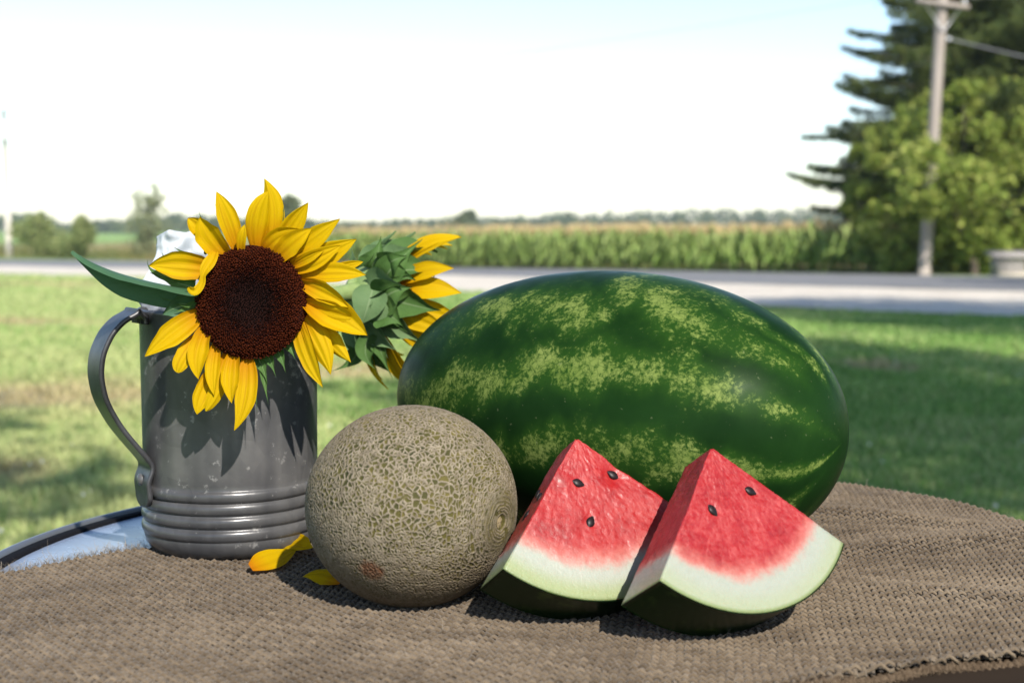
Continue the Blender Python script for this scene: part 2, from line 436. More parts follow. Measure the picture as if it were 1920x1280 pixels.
m_far = leaf_mat('far_tree_leaves', (.08, .11, .055), (.12, .155, .07), (.17, .19, .09), .3, .7, .1)
m_sage = leaf_mat('sapling_leaves', (.18, .21, .11), (.27, .30, .16), (.36, .38, .22), .4, .6, .5)
m_weed = leaf_mat('bush_leaves', (.16, .21, .07), (.26, .31, .11), (.37, .39, .17), .35, .6, .8)
px_tree('round_tree', 'round hazy tree standing above the far edge of the corn', 'tree', 873, 432, 395, 300, 60, m_far, 31, 6, (30, 22), .8, trunk=.25)
px_tree('dark_tree', 'dark hazy tree partly hidden behind the tall top petals', 'tree', 535, 440, 366, 190, 80, m_far, 32, 7, (34, 22), .6, trunk=.3)
px_tree('sapling', 'thin grey-green sapling above the white wrap on the left', 'tree', 285, 482, 345, 84, 95, m_sage, 33, 9, (16, 18), .2, lowfrac=.1, trunk=.06)
px_tree('bush', 'low round bush right beside the far pale pole', 'bush', 78, 487, 402, 92, 110, m_weed, 34, 6, (40, 22), .24, trunk=.06)
px_tree('bush', 'small dark green bush between the pole bush and the sapling', 'bush', 148, 484, 404, 86, 66, m_weed, 35, 6, (34, 22), .2, trunk=.05)

def make_weeds():
    C = []; r = np.random.default_rng(40); vv = []
    for i in range(520):
        x = r.uniform(-60, 660); yb = np.interp(x, [0, 960], [484, 500]) - r.random() ** 1.5 * 18
        b = at_g(x, yb)
        if x > 560: continue
        h = .25 + .75 * r.random() * noise(np.array([[b[0], b[1]]]), .25, 3)[0] * 2
        q = r.normal(size=(26, 3)) * [.45, .45, .33 * h]; q[:, 2] = np.abs(q[:, 2]) * 1.3; C.append(b + q)
        vv.append(np.full(26, noise(np.array([[b[0], b[1]]]), .12, 4, 2)[0]))
    C = np.concatenate(C); V, F, v = leaf_cloud(C, .17, .4, .1, 5, np.array([0, 0, 1.]))
    val = np.clip(v * .4 + (np.concatenate(vv) - .3) * 1.4, 0, 1)
    m = M('weeds', rough=.7, spec=.2); c = m.ramp(m.attr('v'), [(.2, (.07, .10, .025)), (.5, (.16, .18, .05)), (.72, (.28, .22, .09)), (.9, (.26, .14, .08))]); m.base(c); m.translucent(.3, c)
    tag(obj('roadside_weeds', np_mesh('roadside_weeds', V, F, False, {'v': np.repeat(val, 4)}), m.m), 'straggly green and rusty weeds along the road on the left', 'weeds', kind='stuff')
make_weeds()

# spruce -----------------------------------------------------------------
def make_spruce():
    b = at_y(1838, 512, 46.5); b[2] = gz(46.5)
    t = thing('spruce_tree', 'tall dark spruce with drooping branches behind the utility pole', 'tree', tuple(b))
    HT = 15.4; r = np.random.default_rng(50)
    obj('trunk', np_mesh('trunk', *tube([b + [0, 0, -.1], b + [0, 0, HT * .5], b + [0, 0, HT]], [.34, .2, .03], 9)), BARK, t)
    C = []; D = []; lim = []
    for i in range(360):
        f = (i + r.random()) / 360; z = HT * (.07 + .9 * f); L = (1 - f) ** .8 * 7.4 * (.66 + .42 * r.random())
        if z < 2.4: L *= .75
        a = i * 2.39996 + r.normal(0, .2); d = np.array([math.cos(a), math.sin(a), 0])
        droop = .16 + .34 * r.random() * (1 - f)
        def pt(s): return b + d * L * s + np.array([0, 0, z + L * (.10 * s - droop * s * s * .8 + .13 * s ** 4)])
        if L > .8: lim.append(tube([pt(0), pt(.35), pt(.7), pt(.98)], np.array([.07, .05, .03, .012]) * (.5 + L / 6), 5, caps=False))
        k = int(70 + L * 180); s = .10 + .92 * r.random(k) ** .95
        side = np.cross(d, [0, 0, 1]); lat = r.normal(0, .21, k) * L * np.clip(1.04 - s, 0, 1) ** .8 + r.normal(0, .05, k)
        hang = r.random(k) ** 1.4 * (.75 + .45 * (1 - f)) * np.clip(1.14 - s, .07, .8) * (.6 + 1.3 * r.random())
        P = np.array([pt(x) for x in s]) + side * lat[:, None] - np.array([0, 0, 1.]) * hang[:, None] * .9
        C.append(P); dd = d * .5 + side * np.sign(lat)[:, None] * .35 + np.array([0, 0, -.75]); D.append(np.broadcast_to(dd, P.shape))
    C = np.concatenate(C); D = np.concatenate(D)
    V, F, v = leaf_cloud(C, .24, .17, 0, 6, D)
    obj('crown', np_mesh('crown', V, F, False, {'v': np.repeat(v, 4)}), leaf_mat('spruce_needles', (.030, .046, .014), (.055, .080, .022), (.115, .135, .036), .15, .6, .35), t)
    obj('branches', np_mesh('branches', *join(lim)), BARK, t)
make_spruce()

# yellow-green tree in front of it --------------------------------------
def make_yellow_tree():
    D = 41.0; b = at_y(1830, 512, D); b[2] = gz(D)
    lobes_px = [(1690, 430, 60), (1700, 330, 62), (1735, 250, 58), (1720, 470, 45), (1790, 400, 85), (1800, 300, 80), (1830, 200, 62), (1800, 470, 60), (1880, 180, 50),
                (1890, 270, 85), (1900, 380, 95), (1900, 455, 60), (1970, 300, 95), (1985, 420, 90), (1850, 465, 55), (1840, 350, 90), (2050, 360, 90), (2040, 250, 80), (1960, 210, 70), (1668, 380, 40), (1675, 280, 32), (1700, 490, 30), (1775, 492, 32), (1840, 492, 28), (1930, 488, 36)]
    r = np.random.default_rng(60); lobes = []
    for _ in range(46):
        q = lobes_px[r.integers(0, 21)]; a = r.random() * 6.283; lobes_px.append((q[0] + math.cos(a) * q[2] * .95, q[1] + math.sin(a) * q[2] * .85, q[2] * r.uniform(.22, .42)))
    lobes_px += [(1760, 420, 50), (1820, 420, 50), (1780, 350, 45)]
    for i, (x, y, rad) in enumerate(lobes_px):
        p = at_y(x, y, D); q = rad * D / FPX; dep = r.uniform(-.9, 2.2) if i < 67 else -.4
        dep = max(dep, .3) if 1680 < x < 1800 else dep
        if 1680 < x < 1800 and 255 < y < 400 and abs(x - 1745) < rad + 25: dep = -2.6
        if y < 230: dep += .8
        if y + rad > 530: continue
        lobes.append((p[0], D + dep + .8, p[2], q, q, q * .92))
    broad_tree('yellow_green_tree', 'bushy yellow-green tree in front of the dark spruce', 'tree', b, lobes, (34, 34), .19,
               leaf_mat('yellow_green_leaves', (.12, .18, .03), (.25, .32, .06), (.42, .44, .12), .35, .5, .5), BARK, .09, 61)
make_yellow_tree()

# utility poles -----------------------------------------------------------
mp = M('weathered_pole', rough=.9, spec=.15)
mp.base(mp.ramp(mp.noise(5, 4, .7, mp.scalev(mp.co(), (3, 3, .12))), [(.3, (.21, .175, .15)), (.7, (.40, .35, .31))])); mp.bump(mp.noise(9, 3, .6, mp.scalev(mp.co(), (4, 4, .1))), .6, .02)
m_ins = M('insulator', rough=.3, base=(.55, .56, .57)).m; m_wire = M('wire', rough=.5, base=(.20, .20, .21)).m
m_steel = M('grey_steel', rough=.45, metal=.7, base=(.5, .5, .5)).m; m_white = M('transformer_paint', rough=.4, base=(.8, .8, .8)).m
def tilted(b, lean, z): return np.array(b) + np.array([lean * z, 0, z])
PB = at_g(1733, 516); LEAN = .042
def right_pole():
    t = thing('utility_pole', 'weathered grey utility pole with a crossarm beside the road, in front of the spruce', 'utility pole', tuple(PB))
    zz = np.linspace(-.2, 10.2, 8)
    obj('post', np_mesh('post', *tube([tilted(PB, LEAN, z) for z in zz], np.interp(zz, [0, 10], [.175, .145]), 14)), mp.m, t)
    za = 7.6; c = tilted(PB, LEAN, za)
    V, F = box_vf(0, 0, 0, 1.5, .11, .13); cr = math.cos(.12), math.sin(.12); V = np.stack([V[:, 0] * cr[0] + V[:, 2] * cr[1], V[:, 1], V[:, 2] * cr[0] - V[:, 0] * cr[1]], -1)
    obj('crossarm', np_mesh('crossarm', V + c + [-.05, -.22, 0], F, False), mp.m, t)
    for sx in (-1, 1):
        obj('brace', np_mesh('brace', *tube([c + [sx * .5 - .05, -.26, -.06 - sx * .06], c + [0, -.2, -.75]], .018, 6)), m_steel, t)
        q = c + [sx * .62 - .05, -.22, .065 - sx * .07]
        V, F = lathe([(0, 0), (.03, 0), (.03, .05), (.06, .06), (.06, .09), (.035, .11), (.055, .13), (.05, .17), (0, .19)], 12, q); obj('insulator', np_mesh('insulator', V, F), m_ins, t)
    V, F = lathe([(0, -.05), (.05, -.05), (.07, 0), (.05, .05), (0, .05)], 12, tilted(PB, LEAN, 6.65) + [.24, -.05, 0]); obj('insulator', np_mesh('insulator', V, F), m_ins, t)
    return c
ARM = right_pole()
LB = at_y(17, 450, 92.); LB[2] = gz(92)
def left_pole():
    t = thing('utility_pole', 'pale distant utility pole carrying a white transformer at the left edge', 'utility pole', tuple(LB))
    zt = at_y(13, 205, 92.)[2] - LB[2]
    obj('post', np_mesh('post', *tube([tilted(LB, -.012, z) for z in (-.2, zt * .5, zt)], [.21, .19, .15], 12)), M('pale_pole', rough=.9, base=(.5, .46, .39)).m, t)
    c = at_y(15, 262, 92.); c = tilted(LB, -.012, c[2] - LB[2]) + [.05, -.42, 0]
    V, F = lathe([(0, 0), (.24, 0), (.27, .04), (.27, .95), (.29, .97), (.29, 1.02), (.2, 1.1), (0, 1.14)], 18, c)
    tr = obj('transformer', np_mesh('transformer', V, F), m_white, t)
    V, F = lathe([(0, 0), (.05, 0), (.05, .2), (.07, .22), (.04, .3), (0, .32)], 10, c + [.1, 0, 1.08]); obj('bushing', np_mesh('bushing', V, F), m_ins, tr)
    return tilted(LB, -.012, zt)
LTOP = left_pole()
def wire(label, a, b, sag, rad=.006):
    a, b = np.array(a), np.array(b); t = np.linspace(0, 1, 40)[:, None]
    P = a * (1 - t) + b * t - np.array([0, 0, 1.]) * (4 * sag * t * (1 - t))
    tag(obj('power_line', np_mesh('power_line', *tube(P, rad, 5))), label, 'power line', 'power lines between the poles').data.materials.append(m_wire)
wire('upper power line sagging from the crossarm to the far left pole', ARM + [-.67, -.22, .33], LTOP + [0, 0, .05], .5)
wire('lower cable sagging from mid pole to the far left pole', tilted(PB, LEAN, 6.0) + [-.2, 0, 0], LTOP + [0, 0, -2.2], .6, .007)
wire('power line leaving the crossarm towards the right edge', ARM + [.57, -.22, .16], ARM + [24, -10, .9], .4)
wire('thick cable dropping from the pole to the right edge', tilted(PB, LEAN, 6.65) + [.3, -.05, 0], tilted(PB, LEAN, 6.65) + [14, -5, -3.2], .3, .02)

# little grey box by the tree --------------------------------------------
def grey_box():
    D = 38.8; b = at_y(1889, 516, D); b[2] = gz(D)
    t = thing('storage_box', 'small weathered grey box with an overhanging lid under the yellow-green tree', 'box', tuple(b))
    m = M('grey_boards', rough=.9, spec=.1); m.base(m.ramp(m.noise(8, 3, .6, m.scalev(m.co(), (1, 1, 6))), [(.3, (.20, .18, .17)), (.7, (.36, .33, .31))])); m = m.m
    obj('base', np_mesh('base', *box_vf(b[0] + .1, b[1], b[2] + .06, .86, .75, .14), False), M('pale_slab', rough=.9, base=(.42, .36, .30)).m, t)
    for i in range(4):
        obj('board', np_mesh('board', *box_vf(b[0], b[1] - .3, b[2] + .19 + i * .105, .74, .04, .096), False), m, t)
        obj('board', np_mesh('board', *box_vf(b[0], b[1] + .3, b[2] + .19 + i * .105, .74, .04, .096), False), m, t)
    for sx in (-1, 1): obj('side', np_mesh('side', *box_vf(b[0] + sx * .35, b[1], b[2] + .345, .036, .555, .41), False), m, t)
    V, F = box_vf(b[0], b[1], b[2] + .61, 1.02, .84, .1); V[:, 2] += (V[:, 1] - b[1]) * .12
    obj('lid', np_mesh('lid', V, F, False), m, t)
grey_box()

# shade trees out of frame for lawn shade; rear crowns added to block skylight ---
m_shade = leaf_mat('shade_tree_leaves', (.04, .075, .018), (.06, .105, .025), (.09, .14, .035), .3, .45, .6)
def shade_tree(label, trunk, ctr, rad, nlobe, per, seed):
    r = np.random.default_rng(seed); lobes = []
    for i in range(nlobe):
        d = r.normal(size=3); d /= np.linalg.norm(d); d *= .72 * r.random() ** .4
        q = rad * (.34 + .16 * r.random()); lobes.append((ctr[0] + d[0] * rad, ctr[1] + d[1] * rad, ctr[2] + d[2] * rad * .7, q, q, q * .8))
    broad_tree('shade_tree', label, 'tree', (trunk[0], trunk[1], float(gz(trunk[1]))), lobes, per, .17, m_shade, BARK, .22, seed, 'shade trees in the yard')
shade_tree('leafy shade tree just right of the table', (6.2, .8), (5.6, 1.6, 6.3), 3.7, 16, (40, 30), 71)
shade_tree('leafy shade tree on the right lawn, second from the table', (10.5, 9.0), (9.8, 9.6, 7.0), 4.4, 18, (44, 30), 72)
shade_tree('leafy shade tree on the right nearest the road', (19, 22.5), (18.3, 23, 8.0), 4.8, 18, (38, 30), 73)
shade_tree('big leafy shade tree behind the camera on the left, enlarged to block skylight', (-4.6, -4.2), (-2.4, -2.4, 6.6), 4.1, 18, (46, 30), 74)  # dapples the left lawn; crown enlarged to cut skylight on the table
shade_tree('unseen leafy tree added behind the table on the right to block skylight', (8.8, -6.2), (8.0, -5.4, 6.8), 3.7, 14, (40, 30), 75)  # unseen, put in to cut skylight on the table

# ==================================================================== TABLE
TZ = .74; TC = np.array([.0224, .9986]); TR = .409
def make_table():
    t = thing('round_table', 'round patio table with a pale glass top and dark metal rim', 'table', (TC[0], TC[1], 0))
    c = (TC[0], TC[1], 0)
    mgls = M('pale_table_top', rough=.16, spec=.6)
    n = mgls.noise(4, 4, .6); sp = mgls.noise(60, 2, .6)
    mgls.base(mgls.mix(mgls.mapr(sp, .66, .74, 0, .45), mgls.ramp(n, [(.3, (.27, .33, .45)), (.7, (.31, .37, .49))]), (.16, .18, .22)))
    mgls.l(mgls.mapr(mgls.noise(18, 4, .6), .3, .7, .22, .34), mgls.p.inputs['Roughness'])
    V, F = lathe([(0, TZ - .008), (TR - .0215, TZ - .008), (TR - .0205, TZ - .0075), (TR - .0205, TZ - .001), (TR - .0215, TZ), (.2, TZ), (0, TZ)], 160, c)
    obj('glass_top', np_mesh('glass_top', V, F), mgls.m, t)
    V, F = lathe([(TR - .0200, TZ - .006), (TR - .0200, TZ + .0008), (TR - .0185, TZ + .002), (TR - .0105, TZ + .002), (TR - .0095, TZ + .0005), (TR - .0095, TZ - .006)], 160, c, True)
    obj('gasket', np_mesh('gasket', V, F), M('black_gasket', rough=.9, spec=.08, base=(.006, .006, .008)).m, t)
    a = np.linspace(0, 2 * math.pi, 14, endpoint=False)[::-1]
    V, F = lathe([(TR - .0045 + .0046 * math.cos(q), TZ - .007 + .0115 * math.sin(q)) for q in a], 160, c, True)
    obj('rim', np_mesh('rim', V, F), M('rim_paint', rough=.35, metal=.6, base=(.16, .17, .19)).m, t)
    ml = M('leg_paint', rough=.4, metal=.5, base=(.05, .05, .055)).m
    for k in range(4):
        q = k * math.pi / 2 + .6; d = np.array([math.cos(q), math.sin(q), 0]); C = np.array(c)
        obj('leg', np_mesh('leg', *tube([C + d * .36 + [0, 0, TZ - .0195], C + d * .355 + [0, 0, .55], C + d * .27 + [0, 0, .35], C + d * .31 + [0, 0, .12], C + d * .36 + [0, 0, .0]], .0105, 10)), ml, t)
    V, F = lathe([(.262 + .008 * math.cos(q), .35 + .008 * math.sin(q)) for q in a], 64, c, True); obj('stretcher_ring', np_mesh('stretcher_ring', V, F), ml, t)
make_table()

# ------------------------------------------------------------------ burlap
PIT = .0046; CROT = R_(-8)
POLY = np.array([(-.40, .90), (-.348, .951), (-.307, .999), (-.269, 1.038), (-.235, 1.07), (-.17, 1.15), (-.09, 1.27), (-.04, 1.36), (.10, 1.50), (.34, 1.47), (.52, 1.32), (.58, 1.12), (.555, .93), (.50, .828),
                 (.40, .785), (.285, .752), (.223, .735), (.163, .712), (.12, .694), (.05, .680), (-.10, .685), (-.30, .685), (-.40, .71), (-.43, .82)])
def inpoly(P):
    x, y = P[..., 0], P[..., 1]; ins = np.zeros(x.shape, bool); n = len(POLY)
    for i in range(n):
        (x0, y0), (x1, y1) = POLY[i], POLY[(i + 1) % n]
        c = ((y0 > y) != (y1 > y)) & (x < (x1 - x0) * (y - y0) / (y1 - y0 + 1e-12) + x0); ins ^= c
    return ins
def cloth_h(x, y):
    """wrinkles of the burlap above the table, calm where things stand on it"""
    p = np.stack([x, y], -1)
    right = sstep(.17, .28, x) * sstep(.70, .80, y); back = sstep(.16, .3, x) * sstep(1.0, 1.15, y)
    free = 1.
    for ox, oy, orad in ((-.214, 1.09, .085), (-.064, .90, .055), (.03, .865, .085), (.125, .83, .09), (.07, 1.03, .15), (-.17, 1.02, .05)): free = free * (1 - np.exp(-(np.hypot(x - ox, y - oy) / orad) ** 4))
    h = .0010 * noise(p, 14, 31, 2) + free * (.0050 * noise(p, 8, 41, 2) ** 1.5 + .0012 * np.abs(noise(p, 17, 43, 2) - .5) * 2)
    h += right * .0050 * np.exp(-((y - (1.02 + .30 * (x - .25))) / .022) ** 2)
    h += right * .0036 * np.exp(-((y - (.905 - .25 * (x - .25))) / .018) ** 2)
    h += right * .004 * (noise(p, 7, 33, 2))
    h += back * .005 * np.exp(-((y - (1.15 - .5 * (x - .25))) / .02) ** 2)
    front = sstep(.80, .745, y); h += front * .0035 * noise(p, 9, 35, 2)
    h += .0045 * np.exp(-((x + .28 - .1 * (y - .8)) / .03) ** 2) * sstep(.98, .88, y) * noise(p, 6, 37)
    hem = np.exp(-((y - (.738 + .27 * (x - .223))) / .010) ** 2) * sstep(.12, .18, x); h += hem * .006
    return h
def drape(x, y, z):
    """lay the flat cloth over the round table: past the edge it turns down and hangs"""
    dx, dy = x - TC[0], y - TC[1]; r = np.hypot(dx, dy) + 1e-9; Rb = TR - .006; e = np.maximum(r - Rb, 0); rad = .014
    ang = np.minimum(e / rad, 1.45); ex = np.maximum(e - rad * 1.45, 0)
    rr = np.minimum(r, Rb) + (rad + z) * np.sin(ang) + ex * math.cos(1.45) + (np.sin(np.arctan2(dy, dx) * 17) * .012 + .006) * sstep(0, .1, ex)
    zz = np.where(e > 0, (rad + z) * np.cos(ang) - rad - ex * math.sin(1.45), z)
    return np.stack([TC[0] + dx / r * rr, TC[1] + dy / r * rr, TZ + .0034 + zz], -1)
def make_burlap():
    t = thing('burlap_cloth', 'coarse brown burlap cloth draped over the round table', 'cloth', (TC[0], TC[1], TZ))
    c, s = math.cos(CROT), math.sin(CROT)
    nu, nv = 224, 185; u0, v0 = -.52, -.36
    def yarns(setA):
        n1, n2 = (nu, nv) if setA else (nv, nu)
        i = np.arange(n1)[:, None]; j = np.arange(n2 * 2)[None]
        along = j * PIT / 2 + (v0 if setA else u0) + 0. * i; across = i * PIT + (u0 if setA else v0) + 0 * along
        U, W = (across, along) if setA else (along, across)
        pid = np.stack([np.broadcast_to(i * 3.1, U.shape), np.broadcast_to(j * .09, U.shape)], -1)
        U = U + (noise(np.stack([U, W], -1), 26, 51) - .5) * .0022 + (noise(pid, 1, 52) - .5) * (.0013 if setA else .0003)
        W = W + (noise(np.stack([U, W], -1), 26, 53) - .5) * .0022 + (noise(pid, 1, 54) - .5) * (.0003 if setA else .0013)
        x = TC[0] + U * c - W * s; y = TC[1] + U * s + W * c
        par = np.where(j % 2 == 0, np.where(((i + j // 2) % 2) == 0, 1., -1.), 0.); par = par if setA else -par
        wave = par * (.0009 if setA else .0016)
        h = cloth_h(x, y)
        rad = PIT * (.30 if setA else .37) * (.78 + .5 * noise(pid, 1, 55, 2))
        a = np.array([0.25, 1.5, 2.75, 4.0, 5.25]) * 0 + np.linspace(0, 2 * math.pi, 5, endpoint=False) + math.pi / 2
        ca, sa = np.cos(a), np.sin(a)
        wx, wy = (c, s) if setA else (-s, c)
        X = x[..., None] + wx * rad[..., None] * ca; Y = y[..., None] + wy * rad[..., None] * ca
        Z = (h + wave)[..., None] + rad[..., None] * .72 * sa
        V = drape(X, Y, Z + .0018)
        ns = n2 * 2
        Ii, Jj, Kk = np.meshgrid(np.arange(n1), np.arange(ns - 1), np.arange(5), indexing='ij')
        K2 = (Kk + 1) % 5; b = (Ii * ns + Jj) * 5
        F = np.stack([b + Kk, b + 5 + Kk, b + 5 + K2, b + K2], -1)
        P = np.stack([x, y], -1); P = P + (noise(P, 300, 57)[..., None] - .5) * .006
        ok = inpoly(P) & (P[..., 1] > .68); ok = ok[:, :-1] & ok[:, 1:]
        dist = np.hypot(x - TC[0], y - TC[1])[:, :-1]; ok &= (dist < TR + .17)
        F = F[ok].reshape(-1, 4)
        used = np.unique(F); remap = np.full(V.size // 3, -1); remap[used] = np.arange(len(used))
        col = np.clip(.5 * noise(pid, 1.3, 58, 2) + .5 * noise(np.stack([x, y], -1), 9, 59, 3), 0, 1)
        return V.reshape(-1, 3)[used], remap[F], np.repeat(col.ravel(), 5)[used]
    A = yarns(True); B = yarns(False)
    V, F = join([(A[0], A[1]), (B[0], B[1])])
    m = M('burlap_yarn', rough=.95, spec=.1)
    f = m.noise(900, 3, .7); f2 = m.noise(70, 3, .6)
    cc = m.math('ADD', m.math('MULTIPLY', m.attr('v'), .6), m.math('ADD', m.math('MULTIPLY', f, .3), m.math('MULTIPLY', f2, .25)))
    m.base(m.ramp(cc, [(.35, (.038, .026, .016)), (.55, (.102, .075, .049)), (.78, (.195, .150, .103))])); m.bump(f, .8, .0007)
    m.set(**{'Sheen Weight': .15, 'Sheen Roughness': .5})
    y = obj('yarns', np_mesh('yarns', V, F, True, {'v': np.concatenate([A[2], B[2]])}), m.m, t); y['kind'] = 'stuff'
    # dark sheet under the yarns, shade of the weave gaps put into its colour
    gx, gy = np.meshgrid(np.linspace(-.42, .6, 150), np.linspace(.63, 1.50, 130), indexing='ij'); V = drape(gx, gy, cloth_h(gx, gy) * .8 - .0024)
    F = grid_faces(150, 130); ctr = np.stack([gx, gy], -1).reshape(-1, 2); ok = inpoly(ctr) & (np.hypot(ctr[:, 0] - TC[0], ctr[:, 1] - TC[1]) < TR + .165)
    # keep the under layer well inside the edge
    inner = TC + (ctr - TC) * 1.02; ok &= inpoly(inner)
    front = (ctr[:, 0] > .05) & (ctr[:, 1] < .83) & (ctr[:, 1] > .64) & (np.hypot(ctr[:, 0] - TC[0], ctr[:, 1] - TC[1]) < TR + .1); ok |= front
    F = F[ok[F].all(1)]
    m2 = M('gap_shade_brown', rough=1, spec=.05, base=(.022, .016, .012)); obj('under_layer', np_mesh('under_layer', V.reshape(-1, 3), F), m2.m, t)
    # hem roll along the front right edge
    hp = []
    for x in np.linspace(.10, .50, 420):
        y = np.interp(x, [.05, .12, .163, .223, .285, .40, .50], [.680, .694, .712, .735, .752, .785, .828]); q = drape(np.array(x), np.array(y + .003), np.array(.0058 + .0012 * math.sin(x * 90))); hp.append(q)
    V, F = tube(hp, .0034 + .0009 * np.sin(np.arange(420) * 1.45) + .0010 * (noise(np.stack([np.arange(420) * .11, np.zeros(420)], -1), 1, 3) - .5), 9); mh = M('burlap_hem', rough=1, spec=.05); mh.base(mh.ramp(mh.noise(420, 3, .7), [(.3, (.05, .034, .022)), (.7, (.13, .095, .065))])); mh.bump(mh.noise(600, 2), 1, .002)
    obj('hem', np_mesh('hem', V, F), mh.m, t)
    # loose fibres
    r = np.random.default_rng(80); n = 2600; x = r.uniform(-.40, .56, n); yv = r.uniform(.70, 1.42, n); k = inpoly(np.stack([x, yv], -1)) & (np.hypot(x - TC[0], yv - TC[1]) < TR + .015); x, yv = x[k], yv[k]; n = len(x)
    ed = []   # more along the left edge
    for i in range(1500):
        q = r.integers(0, 4); f_ = r.random(); ed.append(POLY[q] * (1 - f_) + POLY[q + 1] * f_ + r.normal(0, .002, 2))
    ed = np.array(ed); x = np.concatenate([x, ed[:, 0]]); yv = np.concatenate([yv, ed[:, 1]]); n = len(x)
    L = .003 + .007 * r.random(n) ** 2; az = r.random(n) * 6.283; st = drape(x, yv, cloth_h(x, yv) + .0025)
    d1 = np.stack([np.cos(az) * .8, np.sin(az) * .8, .25 + .5 * r.random(n)], -1) * L[:, None]; az2 = az + r.normal(0, .9, n); d2 = d1 + np.stack([np.cos(az2) * .9, np.sin(az2) * .9, r.normal(.1, .4, n)], -1) * L[:, None]
    wv = np.stack([-np.sin(az), np.cos(az), 0 * az], -1) * .00011
    V = np.stack([st - wv, st + wv, st + d1 + wv, st + d1 - wv, st + d2], 1).reshape(-1, 3); o = np.arange(n)[:, None] * 5
    fz = obj('loose_fibres', np_mesh('loose_fibres', V, [o + [0, 1, 2, 3], o + [3, 2, 4]]), M('fibre', rough=.9, base=(.20, .17, .135)).m, t); fz['kind'] = 'stuff'
make_burlap()
CZ = TZ + .0062                   # top of the cloth where things stand

